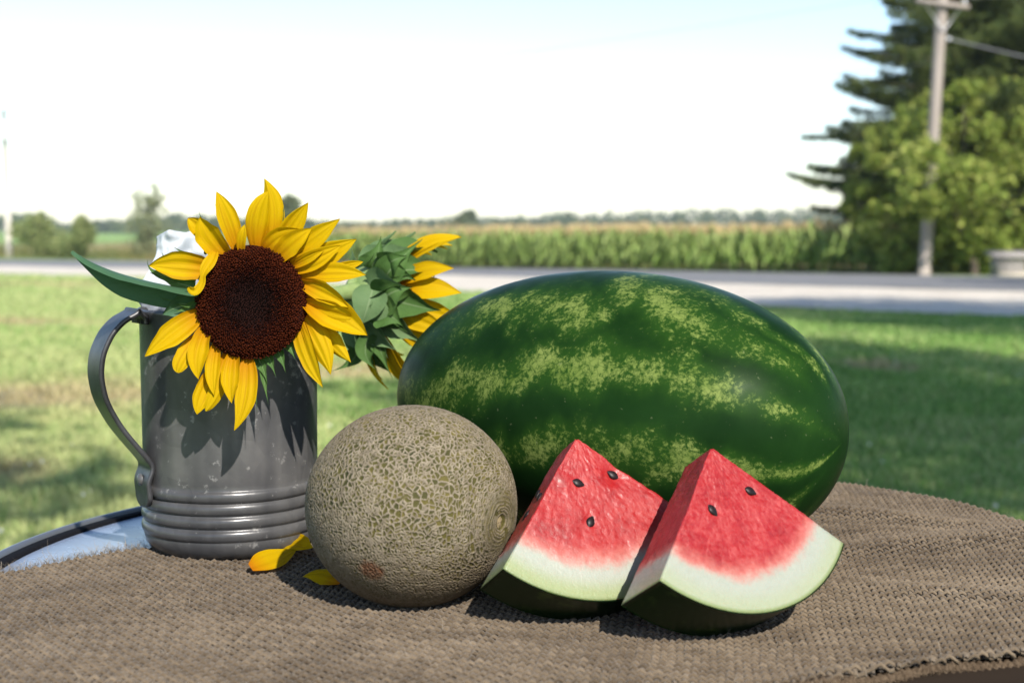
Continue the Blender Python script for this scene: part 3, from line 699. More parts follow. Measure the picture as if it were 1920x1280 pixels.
# ==================================================================== MUG
MC = at_z(436, 1022, CZ)[:2]; MR = .0657
def make_mug():
    t = thing('metal_mug', 'tall dull grey metal mug with ribbed base and strap handle holding sunflowers', 'mug', (MC[0], MC[1], CZ))
    m = M('pewter', rough=.36, spec=.35, metal=.25, base=(.30, .30, .31))
    n1 = m.noise(9, 5, .65); n2 = m.noise(42, 4, .65); st = m.noise(30, 3, .6, m.scalev(m.co(), (1, 1, .12)))
    spg = m.vor(55).outputs['Color']; spv = m.n('SeparateColor'); m.l(spg, spv.inputs[0])
    base = m.ramp(m.math('ADD', m.math('MULTIPLY', n1, .45), m.math('ADD', m.math('MULTIPLY', st, .43), m.math('MULTIPLY', spv.outputs[0], .04))), [(.34, (.036, .037, .042)), (.5, (.088, .087, .090)), (.66, (.162, .157, .154))])
    spots = m.mapr(m.math('ADD', m.math('MULTIPLY', m.noise(120, 3, .7), .6), m.math('MULTIPLY', n2, .4)), .57, .64)
    zc = m.n('SeparateXYZ'); m.l(m.co('Object'), zc.inputs[0])
    m.base(m.mix(m.math('MULTIPLY', spots, .8), base, (.22, .215, .21)))
    m.l(m.math('ADD', m.mapr(n1, .3, .7, .27, .42), m.math('MULTIPLY', spots, .2)), m.p.inputs['Roughness'])
    m.bump(m.math('ADD', n1, m.math('MULTIPLY', n2, .25)), .3, .004)
    pr = [(0, .0028), (.040, .0022), (.047, 0), (.053, .0008), (.0590, .0042), (.0625, .009), (.0640, .0145)]
    for zc_ in (.0200, .0295, .0390, .0480):
        pr += [(.0636, zc_ - .0047)] + [(.0636 + .0021 * math.cos(a), zc_ + .0040 * math.sin(a)) for a in np.linspace(-1.45, 1.45, 7)] + [(.0636, zc_ + .0047)]
    pr += [(.0638, .056), (.0640, .10), (.0643, .14), (.0645, .170), (.0652, .1735), (.0660, .1755), (.0660, .1775), (.0650, .1790), (.0638, .1783), (.0632, .176), (.0630, .14), (.0626, .06), (.060, .012), (0, .010)]
    V, F = lathe(pr, 144, (MC[0], MC[1], CZ)); obj('body', np_mesh('body', V, F), m.m, t)
    # handle: a grooved strap lying in the vertical plane through the axis
    az = R_(57); u = np.array([-math.sin(az), -math.cos(az), 0]); wv = np.array([math.cos(az), -math.sin(az), 0]); ax = np.array([MC[0], MC[1], 0.])
    nrm = wv
    px = [(303, 604), (297, 590), (280, 584), (255, 585), (228, 598), (204, 624), (187, 662), (183, 702), (193, 750), (222, 800), (258, 842), (284, 871), (296, 897), (298, 920), (297, 946)]
    prof = []
    for (x, y) in px:
        d = ray(x - 6 * (x < 290), y); k = ((ax - cC) @ nrm) / (d @ nrm); p = cC + d * k; prof.append(((p - ax) @ u, p[2]))
    prof = np.array(prof)
    prof[0, 0] = prof[1, 0] = max(.0665, .0660); prof[0, 1] = CZ + .169; prof[1, 1] = CZ + .1735; prof[2, 0] = .0725; prof[2, 1] = CZ + .1800
    for k in (-3, -2, -1): prof[k, 0] = .0672
    prof[-3, 0] = .0685
    tt = np.linspace(0, len(prof) - 1, 90); kk = np.arange(len(prof))
    # smooth the path
    Pp = np.stack([np.interp(tt, kk, prof[:, c]) for c in (0, 1)], -1)
    for _ in range(6): Pp[1:-1] = (Pp[:-2] + 2 * Pp[1:-1] + Pp[2:]) / 4
    T = np.gradient(Pp, axis=0); T /= np.linalg.norm(T, axis=1)[:, None]; N = np.stack([-T[:, 1], T[:, 0]], -1)
    wid = .0140; th = .0013; nv = 25; vs = np.linspace(-1, 1, nv); ring = []
    outer = [(v * wid, th + .0007 * math.cos(v * 7 * math.pi) * (abs(v) < .8) + (.0009 if abs(v) > .86 else 0)) for v in vs]; inner = [(v * wid, -th) for v in vs[::-1]]
    sec = np.array(outer + inner); V = []
    for i in range(90):
        endf = min(1, math.sqrt(max(0, 1 - max(0, (i - 83) / 6.2) ** 2)) + .02)
        P3 = ax + u * Pp[i, 0] + np.array([0, 0, Pp[i, 1]]); n3 = u * N[i, 0] + np.array([0, 0, N[i, 1]])
        V.append(P3 + wv * (sec[:, :1] * endf) + n3 * -sec[:, 1:])
    k = len(sec); V = np.concatenate(V); F = grid_faces(90, k, False, True)
    mh = M('handle_pewter', rough=.42, metal=.55); mh.base(mh.ramp(mh.noise(40, 4, .7, mh.scalev(mh.co(), (1, 1, .4))), [(.3, (.035, .035, .040)), (.7, (.10, .10, .108))])); mh.bump(mh.noise(60, 3), .15, .002)
    h = obj('handle', np_mesh('handle', V, [F, np.array([list(range(k)), [89 * k + q for q in range(k)][::-1]])]), mh.m, t)
    i = 76; c0 = ax + u * (Pp[i, 0] + .0012) + np.array([0, 0, Pp[i, 1]]); a = np.linspace(0, math.pi / 2, 5)
    pv = []; 
    for q in a: pv += [c0 + u * .0028 * math.sin(q) + .0046 * math.cos(q) * (wv * math.cos(b) + np.array([0, 0, 1]) * math.sin(b)) for b in np.linspace(0, 6.283, 12, endpoint=False)]
    obj('rivet', np_mesh('rivet', np.array(pv), grid_faces(5, 12, False, True)), m.m, h)
make_mug()

# ==================================================================== leaf-like strips
def frame_strip(P0, P1, P2, side, W, prof, cup=.0, ridge=.0, nr=3.0, wave=0., seed=0, nl=18, nw=9, curl=0.):
    """a leaf or petal: quadratic centre line through P1, width along side, cupped and ridged"""
    P0, P1, P2 = (np.array(p, float) for p in (P0, P1, P2)); Cc = 2 * P1 - .5 * (P0 + P2)
    t = np.linspace(0, 1, nl); c = ((1 - t) ** 2)[:, None] * P0 + (2 * t * (1 - t))[:, None] * Cc + (t ** 2)[:, None] * P2
    T = np.gradient(c, axis=0); T /= np.linalg.norm(T, axis=1)[:, None]
    s = np.array(side, float)[None] - T * (T @ np.array(side, float))[:, None]; s /= np.linalg.norm(s, axis=1)[:, None]; n = np.cross(s, T)
    wv = np.interp(t, prof[0], prof[1]) * W / 2; wv[1:-1] = (wv[:-2] + 2 * wv[1:-1] + wv[2:]) / 4
    v = np.linspace(-1, 1, nw); r = np.random.default_rng(seed)
    ph = r.random() * 6.28; a1 = wave * np.sin(t * 9 + ph)[:, None] * v[None] * W
    off = -cup * W * (v[None] ** 2) * np.minimum(1, wv[:, None] / (W / 2) + .2) + ridge * W * np.cos(v[None] * math.pi * nr + ph * .3) * (wv / (W / 2))[:, None] + a1
    off = off + ridge * W * .8 * (noise(np.stack(np.broadcast_arrays(v[None] * 6 + seed * 7.3, t[:, None] * 1.2), -1), 1, seed) - .5) * (wv / (W / 2))[:, None]
    edge = 1 + .07 * (noise(np.stack([t * 7, t * 0 + seed * 3.7], -1), 1, seed + 1)[:, None] - .5) * np.abs(v[None]) * 2
    V = c[:, None] + s[:, None] * (v[None] * wv[:, None] * edge)[..., None] + n[:, None] * off[..., None]
    tt = np.repeat(t[:, None], nw, 1); vv = np.repeat(v[None], nl, 0)
    return V.reshape(-1, 3), grid_faces(nl, nw), tt.ravel(), vv.ravel()
PETAL = ([0, .08, .22, .42, .60, .75, .87, .95, 1], [.38, .56, .86, 1, .90, .64, .35, .14, .01])
PETAL_B = ([0, .08, .22, .42, .62, .80, .91, .97, 1], [.45, .62, .86, 1, .98, .84, .6, .36, .1])
BRACT = ([0, .12, .3, .48, .62, .75, .88, 1], [.62, .92, 1, .74, .40, .18, .07, .015])
LEAF = ([0, .1, .3, .5, .7, .85, .95, 1], [.3, .7, 1, .92, .66, .36, .13, .02])
def petal_mat():
    m = M('petal_yellow', rough=.6, spec=.08)
    t = m.attr('t'); v = m.attr('w'); sd = m.attr('s')
    cv = m.n('CombineXYZ'); m.l(m.math('MULTIPLY', v, 5.0), cv.inputs[0]); m.l(m.math('MULTIPLY', t, .55), cv.inputs[1]); m.l(sd, cv.inputs[2])
    st = m.noise(1.0, 4, .6, cv.outputs[0])
    c = m.ramp(t, [(.0, (.36, .11, .001)), (.18, (.43, .20, .001)), (.42, (.475, .295, .001)), (1, (.50, .335, .002))])
    c = m.mix(m.mapr(st, .48, .72, 0, .42), c, (.30, .13, .001)); c = m.mix(m.mapr(m.noise(900, 1), .74, .78, 0, .35), c, (.2, .07, .01))
    m.base(c); m.bump(st, .55, .0009)
    m.translucent(.28, c); return m.m
MPET = petal_mat()
def green_mat(name, c0, c1, rough=.5, trans=.2):
    m = M(name, rough=rough, spec=.12)
    t = m.attr('t'); v = m.attr('w')
    n = m.noise(70, 4, .6); vein = m.mapr(m.math('ABSOLUTE', v), .0, .09, 1, 0)
    c = m.mix(n, c0, c1); c = m.mix(m.math('MULTIPLY', vein, .45), c, (.25, .32, .18))
    cv = m.n('CombineXYZ'); m.l(m.math('MULTIPLY', m.math('ABSOLUTE', v), 2.2), cv.inputs[0]); m.l(m.math('ADD', m.math('MULTIPLY', t, 9), m.math('MULTIPLY', m.math('ABSOLUTE', v), -2.5)), cv.inputs[1])
    m.base(c); m.bump(m.noise(2, 3, .6, cv.outputs[0]), .4, .0012); m.translucent(trans, c); return m.m
MBR = green_mat('bract_green', (.038, .092, .022), (.090, .165, .045), .6); MLF = green_mat('leaf_green', (.035, .085, .045), (.06, .125, .065), .42, .15)
MPALE = green_mat('pale_bract_green', (.085, .16, .065), (.14, .21, .095), .6, .25)
m_ = M('stem_green', rough=.6, spec=.3); m_.base(m_.ramp(m_.noise(50, 3, .6, m_.scalev(m_.co(), (1, 1, .3))), [(.3, (.12, .19, .06)), (.7, (.25, .31, .13))])); m_.bump(m_.noise(500, 2), .4, .0008); MSTEM = m_.m
def strip_obj(name, parent, mat, seed, *a, **k):
    V, F, t, v = frame_strip(*a, seed=seed, **k)
    return obj(name, np_mesh(name, V, F, True, {'t': t, 'w': v, 's': np.full(len(t), seed * 3.3)}), mat, parent)

# ------------------------------------------------------------------ front sunflower
FD = .958; FO = at_d(470, 567, FD); FS = FD / FPX
def fp(x, y, z=0.): return FO + ((x - 470) * cR + (567 - y) * cU - z * cF) * FS
def z4(x, y): return 270 + x / 2.612, 330 + y / 2.612
def make_front_flower():
    t = thing('sunflower', 'open sunflower facing us with dark brown disc and ragged yellow petals', 'sunflower', tuple(MC) + (CZ + .012,), 'sunflowers in the mug')
    # disc: a shallow dark cushion with florets
    Rd = 106.0; prof = [(0, -2), (20, -1), (40, 3), (62, 8), (80, 9), (94, 5), (101, -3), (104, -12), (98, -30), (60, -44), (0, -48)]
    a = np.linspace(0, 2 * math.pi, 72, endpoint=False); V = []
    for (r, z) in prof:
        k = 1 + .02 * np.sin(a * 3 + 1) + .012 * np.sin(a * 7)
        for q, s in zip(a, k): V.append(fp(470 + r * s * math.cos(q), 567 + r * s * 1.02 * math.sin(q), z))
    md = M('disc_dark', rough=.9, spec=.1, base=(.010, .0025, .0018)); disc = obj('disc', np_mesh('disc', np.array(V), grid_faces(len(prof), 72, False, True)), md.m, t)
    N = 2300; i = np.arange(N) + .5; rr = Rd * .985 * np.sqrt(i / N); th = i * 2.399963; P = []; F = []; fv = []; r = np.random.default_rng(90); W_ = []
    for k in range(N):
        f = rr[k] / Rd; z0 = np.interp(rr[k], [p[0] for p in prof[:7]], [p[1] for p in prof[:7]]); sz = 1.7 + .75 * f; h = (2.5 + 4.8 * sstep(.25, .7, np.array(f))) * (.6 + .7 * r.random())
        cx, cy = 470 + rr[k] * math.cos(th[k]), 567 + 1.02 * rr[k] * math.sin(th[k]); lx, ly = r.normal(0, 1.3, 2) - np.array([math.cos(th[k]), math.sin(th[k])]) * .8 * f
        o = len(P)
        for q in range(5):
            b = q * 1.2566 + th[k]; P.append(fp(cx + sz * math.cos(b), cy + sz * math.sin(b), z0 - 1)); W_.append(0)
        for q in range(5):
            b = q * 1.2566 + th[k]; P.append(fp(cx + lx * .7 + sz * .62 * math.cos(b), cy + ly * .7 + sz * .62 * math.sin(b), z0 + h * .8)); W_.append(.6)
        P.append(fp(cx + lx, cy + ly, z0 + h * (.75 if f > .45 else 1.05))); W_.append(1)
        for q in range(5): F.append((o + q, o + (q + 1) % 5, o + 5 + (q + 1) % 5)); F.append((o + q, o + 5 + (q + 1) % 5, o + 5 + q)); F.append((o + 5 + q, o + 5 + (q + 1) % 5, o + 10))
        fv += [f + r.normal(0, .08)] * 11
    mfl = M('floret_brown', rough=.85, spec=.05)
    f_ = mfl.attr('f'); tip = mfl.attr('tip'); nz = mfl.noise(1600, 2, .7)
    c = mfl.ramp(f_, [(.10, (.0010, .0005, .0005)), (.36, (.0035, .0009, .0007)), (.62, (.013, .0018, .0011)), (.95, (.022, .0035, .0015))])
    c = mfl.mix(mfl.math('MULTIPLY', mfl.math('MULTIPLY', tip, mfl.mapr(f_, .3, .8)), mfl.mapr(nz, .40, .72)), c, (.11, .024, .006)); mfl.base(c)
    fl = obj('florets', np_mesh('florets', np.array(P), np.array(F), False, {'f': fv, 'tip': W_}), mfl.m, disc); fl['kind'] = 'stuff'
    # ray petals: base, mid, tip in the zoomed frame, width, depths (towards us +)
    PT = [((612, 325), (628, 165), (588, 12), 98, -14, -10, 0), ((548, 330), (566, 195), (614, 76), 104, -6, 4, 6), ((448, 345), (408, 205), (358, 78), 92, -8, 2, 8),
          ((395, 372), (325, 292), (285, 203), 112, -6, 6, 16), ((310, 295), (255, 250), (212, 205), 74, -14, -10, -6), ((315, 436), (170, 436), (25, 440), 122, -8, -4, 2),
          ((258, 668), (150, 772), (13, 884), 108, -8, 4, 12), ((232, 800), (203, 880), (170, 962), 76, -8, 4, 8), ((275, 742), (272, 870), (275, 992), 86, -4, 10, 12),
          ((330, 825), (338, 950), (350, 1074), 62, -8, 4, 8), ((318, 960), (285, 1070), (260, 1166), 84, -14, -4, 0), ((388, 870), (372, 1010), (305, 1150), 66, -12, 0, 4),
          ((425, 882), (428, 990), (436, 1110), 78, -6, 8, 10), ((492, 898), (506, 1070), (449, 1243), 94, -6, 8, 14),
          ((768, 668), (800, 860), (880, 1034), 96, -10, 2, 8), ((790, 662), (858, 815), (918, 972), 104, -4, 10, 12), ((805, 655), (905, 795), (1012, 912), 88, -14, -6, -2),
          ((800, 585), (950, 690), (1098, 782), 138, -8, 4, 10), ((790, 500), (900, 572), (1006, 642), 84, -2, 10, 14), ((770, 468), (930, 478), (1090, 486), 94, -8, 2, 6),
          ((900, 450), (990, 440), (1072, 418), 44, -14, -12, -10), ((722, 430), (840, 405), (966, 342), 90, -4, 8, 10), ((760, 420), (900, 380), (1040, 308), 100, -14, -8, -4),
          ((690, 392), (825, 312), (962, 210), 92, -10, -2, 2), ((648, 385), (735, 330), (826, 258), 92, -2, 10, 12), ((628, 340), (722, 240), (804, 128), 92, -14, -8, -2),
          ((740, 425), (815, 400), (886, 366), 40, 2, 12, 14), ((800, 620), (920, 660), (1018, 690), 96, -4, 8, 10), ((590, 330), (660, 300), (770, 262), 80, -8, 0, 4), ((468, 355), (486, 300), (502, 240), 42, 6, 14, 14)]
    for k, (b, m, e, W, zb, zm, ze) in enumerate(PT):
        bx, by = z4(*b); bx, by = 470 + (bx - 470) * .88, 567 + (by - 567) * .88
        B, Mm, E = fp(bx, by, zb - 10), fp(*z4(*m), zm), fp(*z4(*e), ze)
        d = E - B; side = np.cross(-cF, d); rr_ = np.random.default_rng(200 + k); roll = rr_.normal(0, .22); side = side / np.linalg.norm(side); side = side * math.cos(roll) - cF * math.sin(roll)
        strip_obj('petal', t, MPET, 200 + k, B, Mm, E, side, W / 2.612 * FS * 1.17, PETAL_B if k in (7, 11, 27) else PETAL, cup=rr_.choice([-.16, .10, .18, .26]), ridge=.032, nr=2.4 + rr_.random(), wave=.012, nl=26, nw=15)
    # the withered petal that curls over the rim of the disc
    V1 = []
    for (x, y, wd, z) in [(352, 372, 30, 6), (346, 400, 52, 16), (330, 432, 62, 24), (312, 462, 52, 28), (304, 492, 26, 28), (302, 520, 34, 27), (290, 548, 40, 29), (268, 572, 44, 32), (248, 560, 34, 37), (243, 548, 18, 40)]:
        V1.append((fp(*z4(x, y), z), wd / 2.612 * FS))
    P = np.array([q[0] for q in V1]); Wd = np.array([q[1] for q in V1]); tt = np.linspace(0, 9, 30); P = np.stack([np.interp(tt, np.arange(10), P[:, c]) for c in range(3)], -1); Wd = np.interp(tt, np.arange(10), Wd)
    for _ in range(2): P[1:-1] = (P[:-2] + 2 * P[1:-1] + P[2:]) / 4
    T = np.gradient(P, axis=0); T /= np.linalg.norm(T, axis=1)[:, None]; s = np.cross(-cF, T); s /= np.linalg.norm(s, axis=1)[:, None]; n = np.cross(s, T); v = np.linspace(-1, 1, 9)
    V = P[:, None] + s[:, None] * (v[None] * Wd[:, None] / 2)[..., None] + n[:, None] * (.35 * np.cos(v * 4)[None] * Wd[:, None] * .3)[..., None]
    pc = obj('petal', np_mesh('petal', V.reshape(-1, 3), grid_faces(30, 9), True, {'t': np.repeat(np.linspace(.3, 1, 30), 9), 'w': np.tile(v, 30), 's': np.full(270, 5.)}), MPET, t); pc['label'] = 'withered petal curled over the edge of the dark disc'
    # bracts behind the disc
    BT = [((540, 885), (572, 940), (598, 1020), 60), ((590, 870), (615, 915), (640, 985), 56), ((640, 850), (665, 895), (688, 965), 54), ((690, 820), (712, 850), (735, 900), 60), ((745, 770), (748, 820), (760, 880), 56),
          ((240, 600), (190, 625), (70, 595), 84), ((235, 540), (150, 520), (20, 470), 96), ((250, 640), (200, 650), (140, 660), 70), ((300, 370), (290, 350), (270, 330), 50), ((470, 880), (462, 920), (455, 960), 44),
          ((330, 330), (292, 260), (258, 165), 46), ((420, 300), (380, 220), (335, 128), 40), ((560, 280), (545, 190), (538, 95), 40), ((640, 270), (665, 210), (680, 138), 40), ((240, 480), (120, 420), (78, 370), 50), ((240, 500), (60, 480), (5, 408), 50),
          ((505, 890), (530, 1000), (545, 1160), 40), ((560, 890), (580, 1010), (602, 1118), 36), ((260, 420), (200, 385), (135, 345), 50)]
    for k, (b, m, e, W) in enumerate(BT):
        B, Mm, E = fp(*z4(*b), -26), fp(*z4(*m), -20), fp(*z4(*e), -16); side = np.cross(-cF, E - B); side /= np.linalg.norm(side); q = np.random.default_rng(300 + k).normal(0, .35)
        strip_obj('bract', t, MBR, 300 + k, B, Mm, E, side * math.cos(q) - cF * math.sin(q), W / 2.612 * FS, BRACT, cup=.18, ridge=.01, nl=18, nw=7)
    # the long leaf to the left, folded along its midrib
    B, Mm, E = fp(400, 548, -34), fp(243, 521, -22), fp(133, 469, -10)
    side = np.array([.05, -.80, .50]); V, F, tt, vv = frame_strip(B, Mm, E, side, .027, ([0, .1, .3, .5, .68, .82, .93, 1], [.35, .8, 1, .9, .62, .34, .14, .02]), cup=-.36, ridge=.01, wave=.02, nl=30, nw=13, seed=330)
    lf = obj('leaf', np_mesh('leaf', V, F, True, {'t': tt, 'w': vv, 's': tt * 0}), MLF, t); lf['label'] = 'long pointed blue-green leaf reaching left'
    B, Mm, E = fp(400, 575, -30), fp(350, 570, -24), fp(300, 588, -20)
    strip_obj('leaf', t, MLF, 331, B, Mm, E, np.array([0, -.3, .9]), .026, LEAF, cup=-.2, ridge=.01, nl=18, nw=9)
    # stem down into the mug
    top = fp(470, 567, -44); mc = np.array([MC[0], MC[1], 0]); pts = [top, top - cF * -.018 + [0, 0, -.004], mc + [.012, -.012, top[2] - .02], mc + [.008, .01, CZ + .12], mc + [.0, .02, CZ + .014]]
    pp = np.array(pts); tt = np.linspace(0, 4, 24); pp = np.stack([np.interp(tt, np.arange(5), pp[:, c]) for c in range(3)], -1)
    for _ in range(4): pp[1:-1] = (pp[:-2] + 2 * pp[1:-1] + pp[2:]) / 4
    obj('stem', np_mesh('stem', *tube(pp, .0062, 12)), MSTEM, t)
make_front_flower()

# ------------------------------------------------------------------ second sunflower, seen from behind
def make_back_flower():
    D2 = 1.205; S2 = D2 / FPX
    t = thing('sunflower', 'second sunflower turned away showing its green back beside the watermelon', 'sunflower', tuple(MC + [.02, .02]) + (CZ + .012,), 'sunflowers in the mug')
    O = at_d(674, 546, D2); ax = np.array([.80, .48, -.27]); ax /= np.linalg.norm(ax)
    e1 = np.cross(ax, [0, 0, 1.]); e1 /= np.linalg.norm(e1); e2 = np.cross(e1, ax); e2 = e2 if e2[2] > 0 else -e2
    def pt(r, a, h): return O + ax * h + (e1 * math.cos(a) + e2 * math.sin(a)) * r
    prof = [(.0005, -.012), (.008, -.011), (.018, -.006), (.028, .003), (.034, .013), (.0345, .020), (.030, .024), (.015, .025), (.0005, .024)]
    V = np.array([pt(r, a, h) for r, h in prof for a in np.linspace(0, 6.28318, 40, endpoint=False)])
    V = V + (noise(V, 120, 3)[:, None] - .5) * .002
    obj('receptacle', np_mesh('receptacle', V, grid_faces(len(prof), 40, False, True)), MSTEM, t)
    V = np.array([pt(r, a, h) for r, h in [(.033, .0215), (.026, .0275), (.013, .0285), (.0003, .028)] for a in np.linspace(0, 6.28318, 40, endpoint=False)])
    obj('disc', np_mesh('disc', V, grid_faces(4, 40, False, True)), M('disc_brown', rough=.9, base=(.03, .006, .004)).m, t)
    r = np.random.default_rng(400)
    for k in range(22):
        a = k * 6.28318 / 22 + r.normal(0, .08); L = .050 + .012 * r.random(); al = R_(r.uniform(18, 52)); rad = (e1 * math.cos(a) + e2 * math.sin(a)); tang = -e1 * math.sin(a) + e2 * math.cos(a)
        B = pt(.030, a, .020); d = rad * math.cos(al) + ax * math.sin(al); Mm = B + d * L * .5 + ax * .003; E = B + (rad * math.cos(al + .3) + ax * math.sin(al + .3)) * L
        strip_obj('petal', t, MPET, 400 + k, B, Mm, E, tang + rad * r.normal(0, .2), .0185 + .004 * r.random(), PETAL, cup=.12, ridge=.03, nr=2.6, nl=20, nw=11)
    for wh, (r0, h0, n, L0, out, cnt) in enumerate([(.034, .012, 12, .042, .60, .15), (.030, .005, 9, .038, .78, .1), (.022, -.003, 5, .034, .95, -.05)]):
        for k in range(n):
            a = (k + wh * .5) * 6.28318 / n + r.normal(0, .1); rad = (e1 * math.cos(a) + e2 * math.sin(a)); tang = -e1 * math.sin(a) + e2 * math.cos(a); L = L0 * (.85 + .35 * r.random())
            B = pt(r0, a, h0); Mm = B + (rad * out * .55 + ax * (.36 - .1 * wh)) * L; E = B + (rad * (out * .8 + .1) + ax * (.72 - .2 * wh) + np.array([0, 0, .1 * r.normal()])) * L + rad * r.normal(0, .003)
            strip_obj('bract', t, MPALE if r.random() < .3 else MBR, 440 + wh * 20 + k, B, Mm, E, tang, .023 + .005 * r.random(), BRACT, cup=.28, ridge=.012, nl=18, nw=9)
    # bracts that bend back towards us: the broad pale one and those curling up at the top
    def p2(x, y, d): return at_d(600 + x / 4.413, 430 + y / 4.413, D2 + d)
    for k, (b, m, e, W, mt) in enumerate([((440, 480, -.030), (400, 620, -.038), (352, 772, -.036), .030, MPALE), ((470, 590, -.032), (500, 660, -.036), (430, 755, -.034), .020, MPALE),
                                          ((420, 320, -.012), (470, 220, -.018), (505, 60, -.012), .026, MBR), ((540, 400, -.02), (640, 270, -.026), (850, 80, -.010), .026, MBR), ((560, 330, -.01), (600, 260, -.03), (740, 225, -.02), .026, MBR),
                                          ((520, 590, -.03), (600, 520, -.040), (760, 480, -.036), .034, MBR), ((400, 900, -.02), (380, 1040, -.02), (470, 1160, -.02), .018, MBR), ((480, 880, -.02), (500, 1000, -.02), (600, 1230, -.015), .016, MBR),
                                          ((300, 950, .0), (270, 1080, .0), (100, 1170, .0), .016, MBR), ((520, 700, -.032), (590, 720, -.04), (690, 800, -.036), .030, MBR)]):
        B, Mm, E = p2(*b), p2(*m), p2(*e); side = np.cross(-cF, E - B); side /= np.linalg.norm(side)
        strip_obj('bract', t, mt, 500 + k, B, Mm, E, side, W, BRACT if mt is MBR else LEAF, cup=.16, ridge=.01, nl=22, nw=9)
    j = O - ax * .010; q = np.array([MC[0], MC[1], 0.])
    pts = np.array([j, at_d(680, 546, D2 - .006), at_d(645, 549, D2 - .020), at_d(590, 562, D2 - .055), q + [.03, .022, CZ + .172], q + [.02, .02, CZ + .10], q + [.008, .018, CZ + .013]]); tt = np.linspace(0, 6, 36); pts = np.stack([np.interp(tt, np.arange(7), pts[:, c]) for c in range(3)], -1)
    for _ in range(5): pts[1:-1] = (pts[:-2] + 2 * pts[1:-1] + pts[2:]) / 4
    rad = np.interp(np.arange(36), [0, 5, 12, 35], [.0125, .0090, .0070, .0066])
    obj('stem', np_mesh('stem', *tube(pts, rad, 14)), MSTEM, t)
make_back_flower()

# ------------------------------------------------------------------ white plastic wrap in the mug
def make_wrap():
    rows = [[(285, 612, 1.075), (320, 610, 1.095), (360, 605, 1.115), (410, 605, 1.12), (450, 606, 1.115)],
            [(268, 585, 1.06), (305, 580, 1.075), (350, 575, 1.10), (410, 575, 1.115), (455, 575, 1.11)],
            [(254, 548, 1.045), (300, 548, 1.06), (345, 540, 1.09), (405, 540, 1.11), (455, 540, 1.10)],
            [(272, 520, 1.065), (305, 515, 1.075), (350, 505, 1.09), (400, 505, 1.10), (440, 510, 1.09)],
            [(293, 480, 1.075), (318, 470, 1.070), (352, 475, 1.085), (390, 480, 1.095), (430, 490, 1.09)],
            [(296, 444, 1.085), (318, 431, 1.072), (348, 436, 1.082), (366, 430, 1.09), (400, 455, 1.095)]]
    G = np.array([[at_d(*p) for p in r] for r in rows])
    n = 44; uu = np.linspace(0, 4, n); vv = np.linspace(0, 5, n)
    A = np.stack([[np.interp(uu, np.arange(5), G[i, :, c]) for c in range(3)] for i in range(6)]); A = A.transpose(0, 2, 1)
    B = np.stack([[np.interp(vv, np.arange(6), A[:, j, c]) for c in range(3)] for j in range(n)]).transpose(2, 0, 1)
    for _ in range(2): B[1:-1, 1:-1] = (B[1:-1, 1:-1] * 2 + B[:-2, 1:-1] + B[2:, 1:-1] + B[1:-1, :-2] + B[1:-1, 2:]) / 6
    P = B.reshape(-1, 3); cr = np.abs(noise(P, 70, 5) - .5) + .6 * np.abs(noise(P, 150, 6) - .5)
    P = P + cF * ((cr - .3) * .013)[:, None]
    m = M('white_film', rough=.3, spec=.4, base=(.66, .69, .74)); m.translucent(.45, (.7, .72, .76))
    o = obj('plastic_wrap', np_mesh('plastic_wrap', P, grid_faces(n, n)), m.m)
    sol = o.modifiers.new('thickness', 'SOLIDIFY'); sol.thickness = .0003
    tag(o, 'crumpled white plastic wrap sticking out of the mug behind the sunflower', 'plastic wrap')
make_wrap()

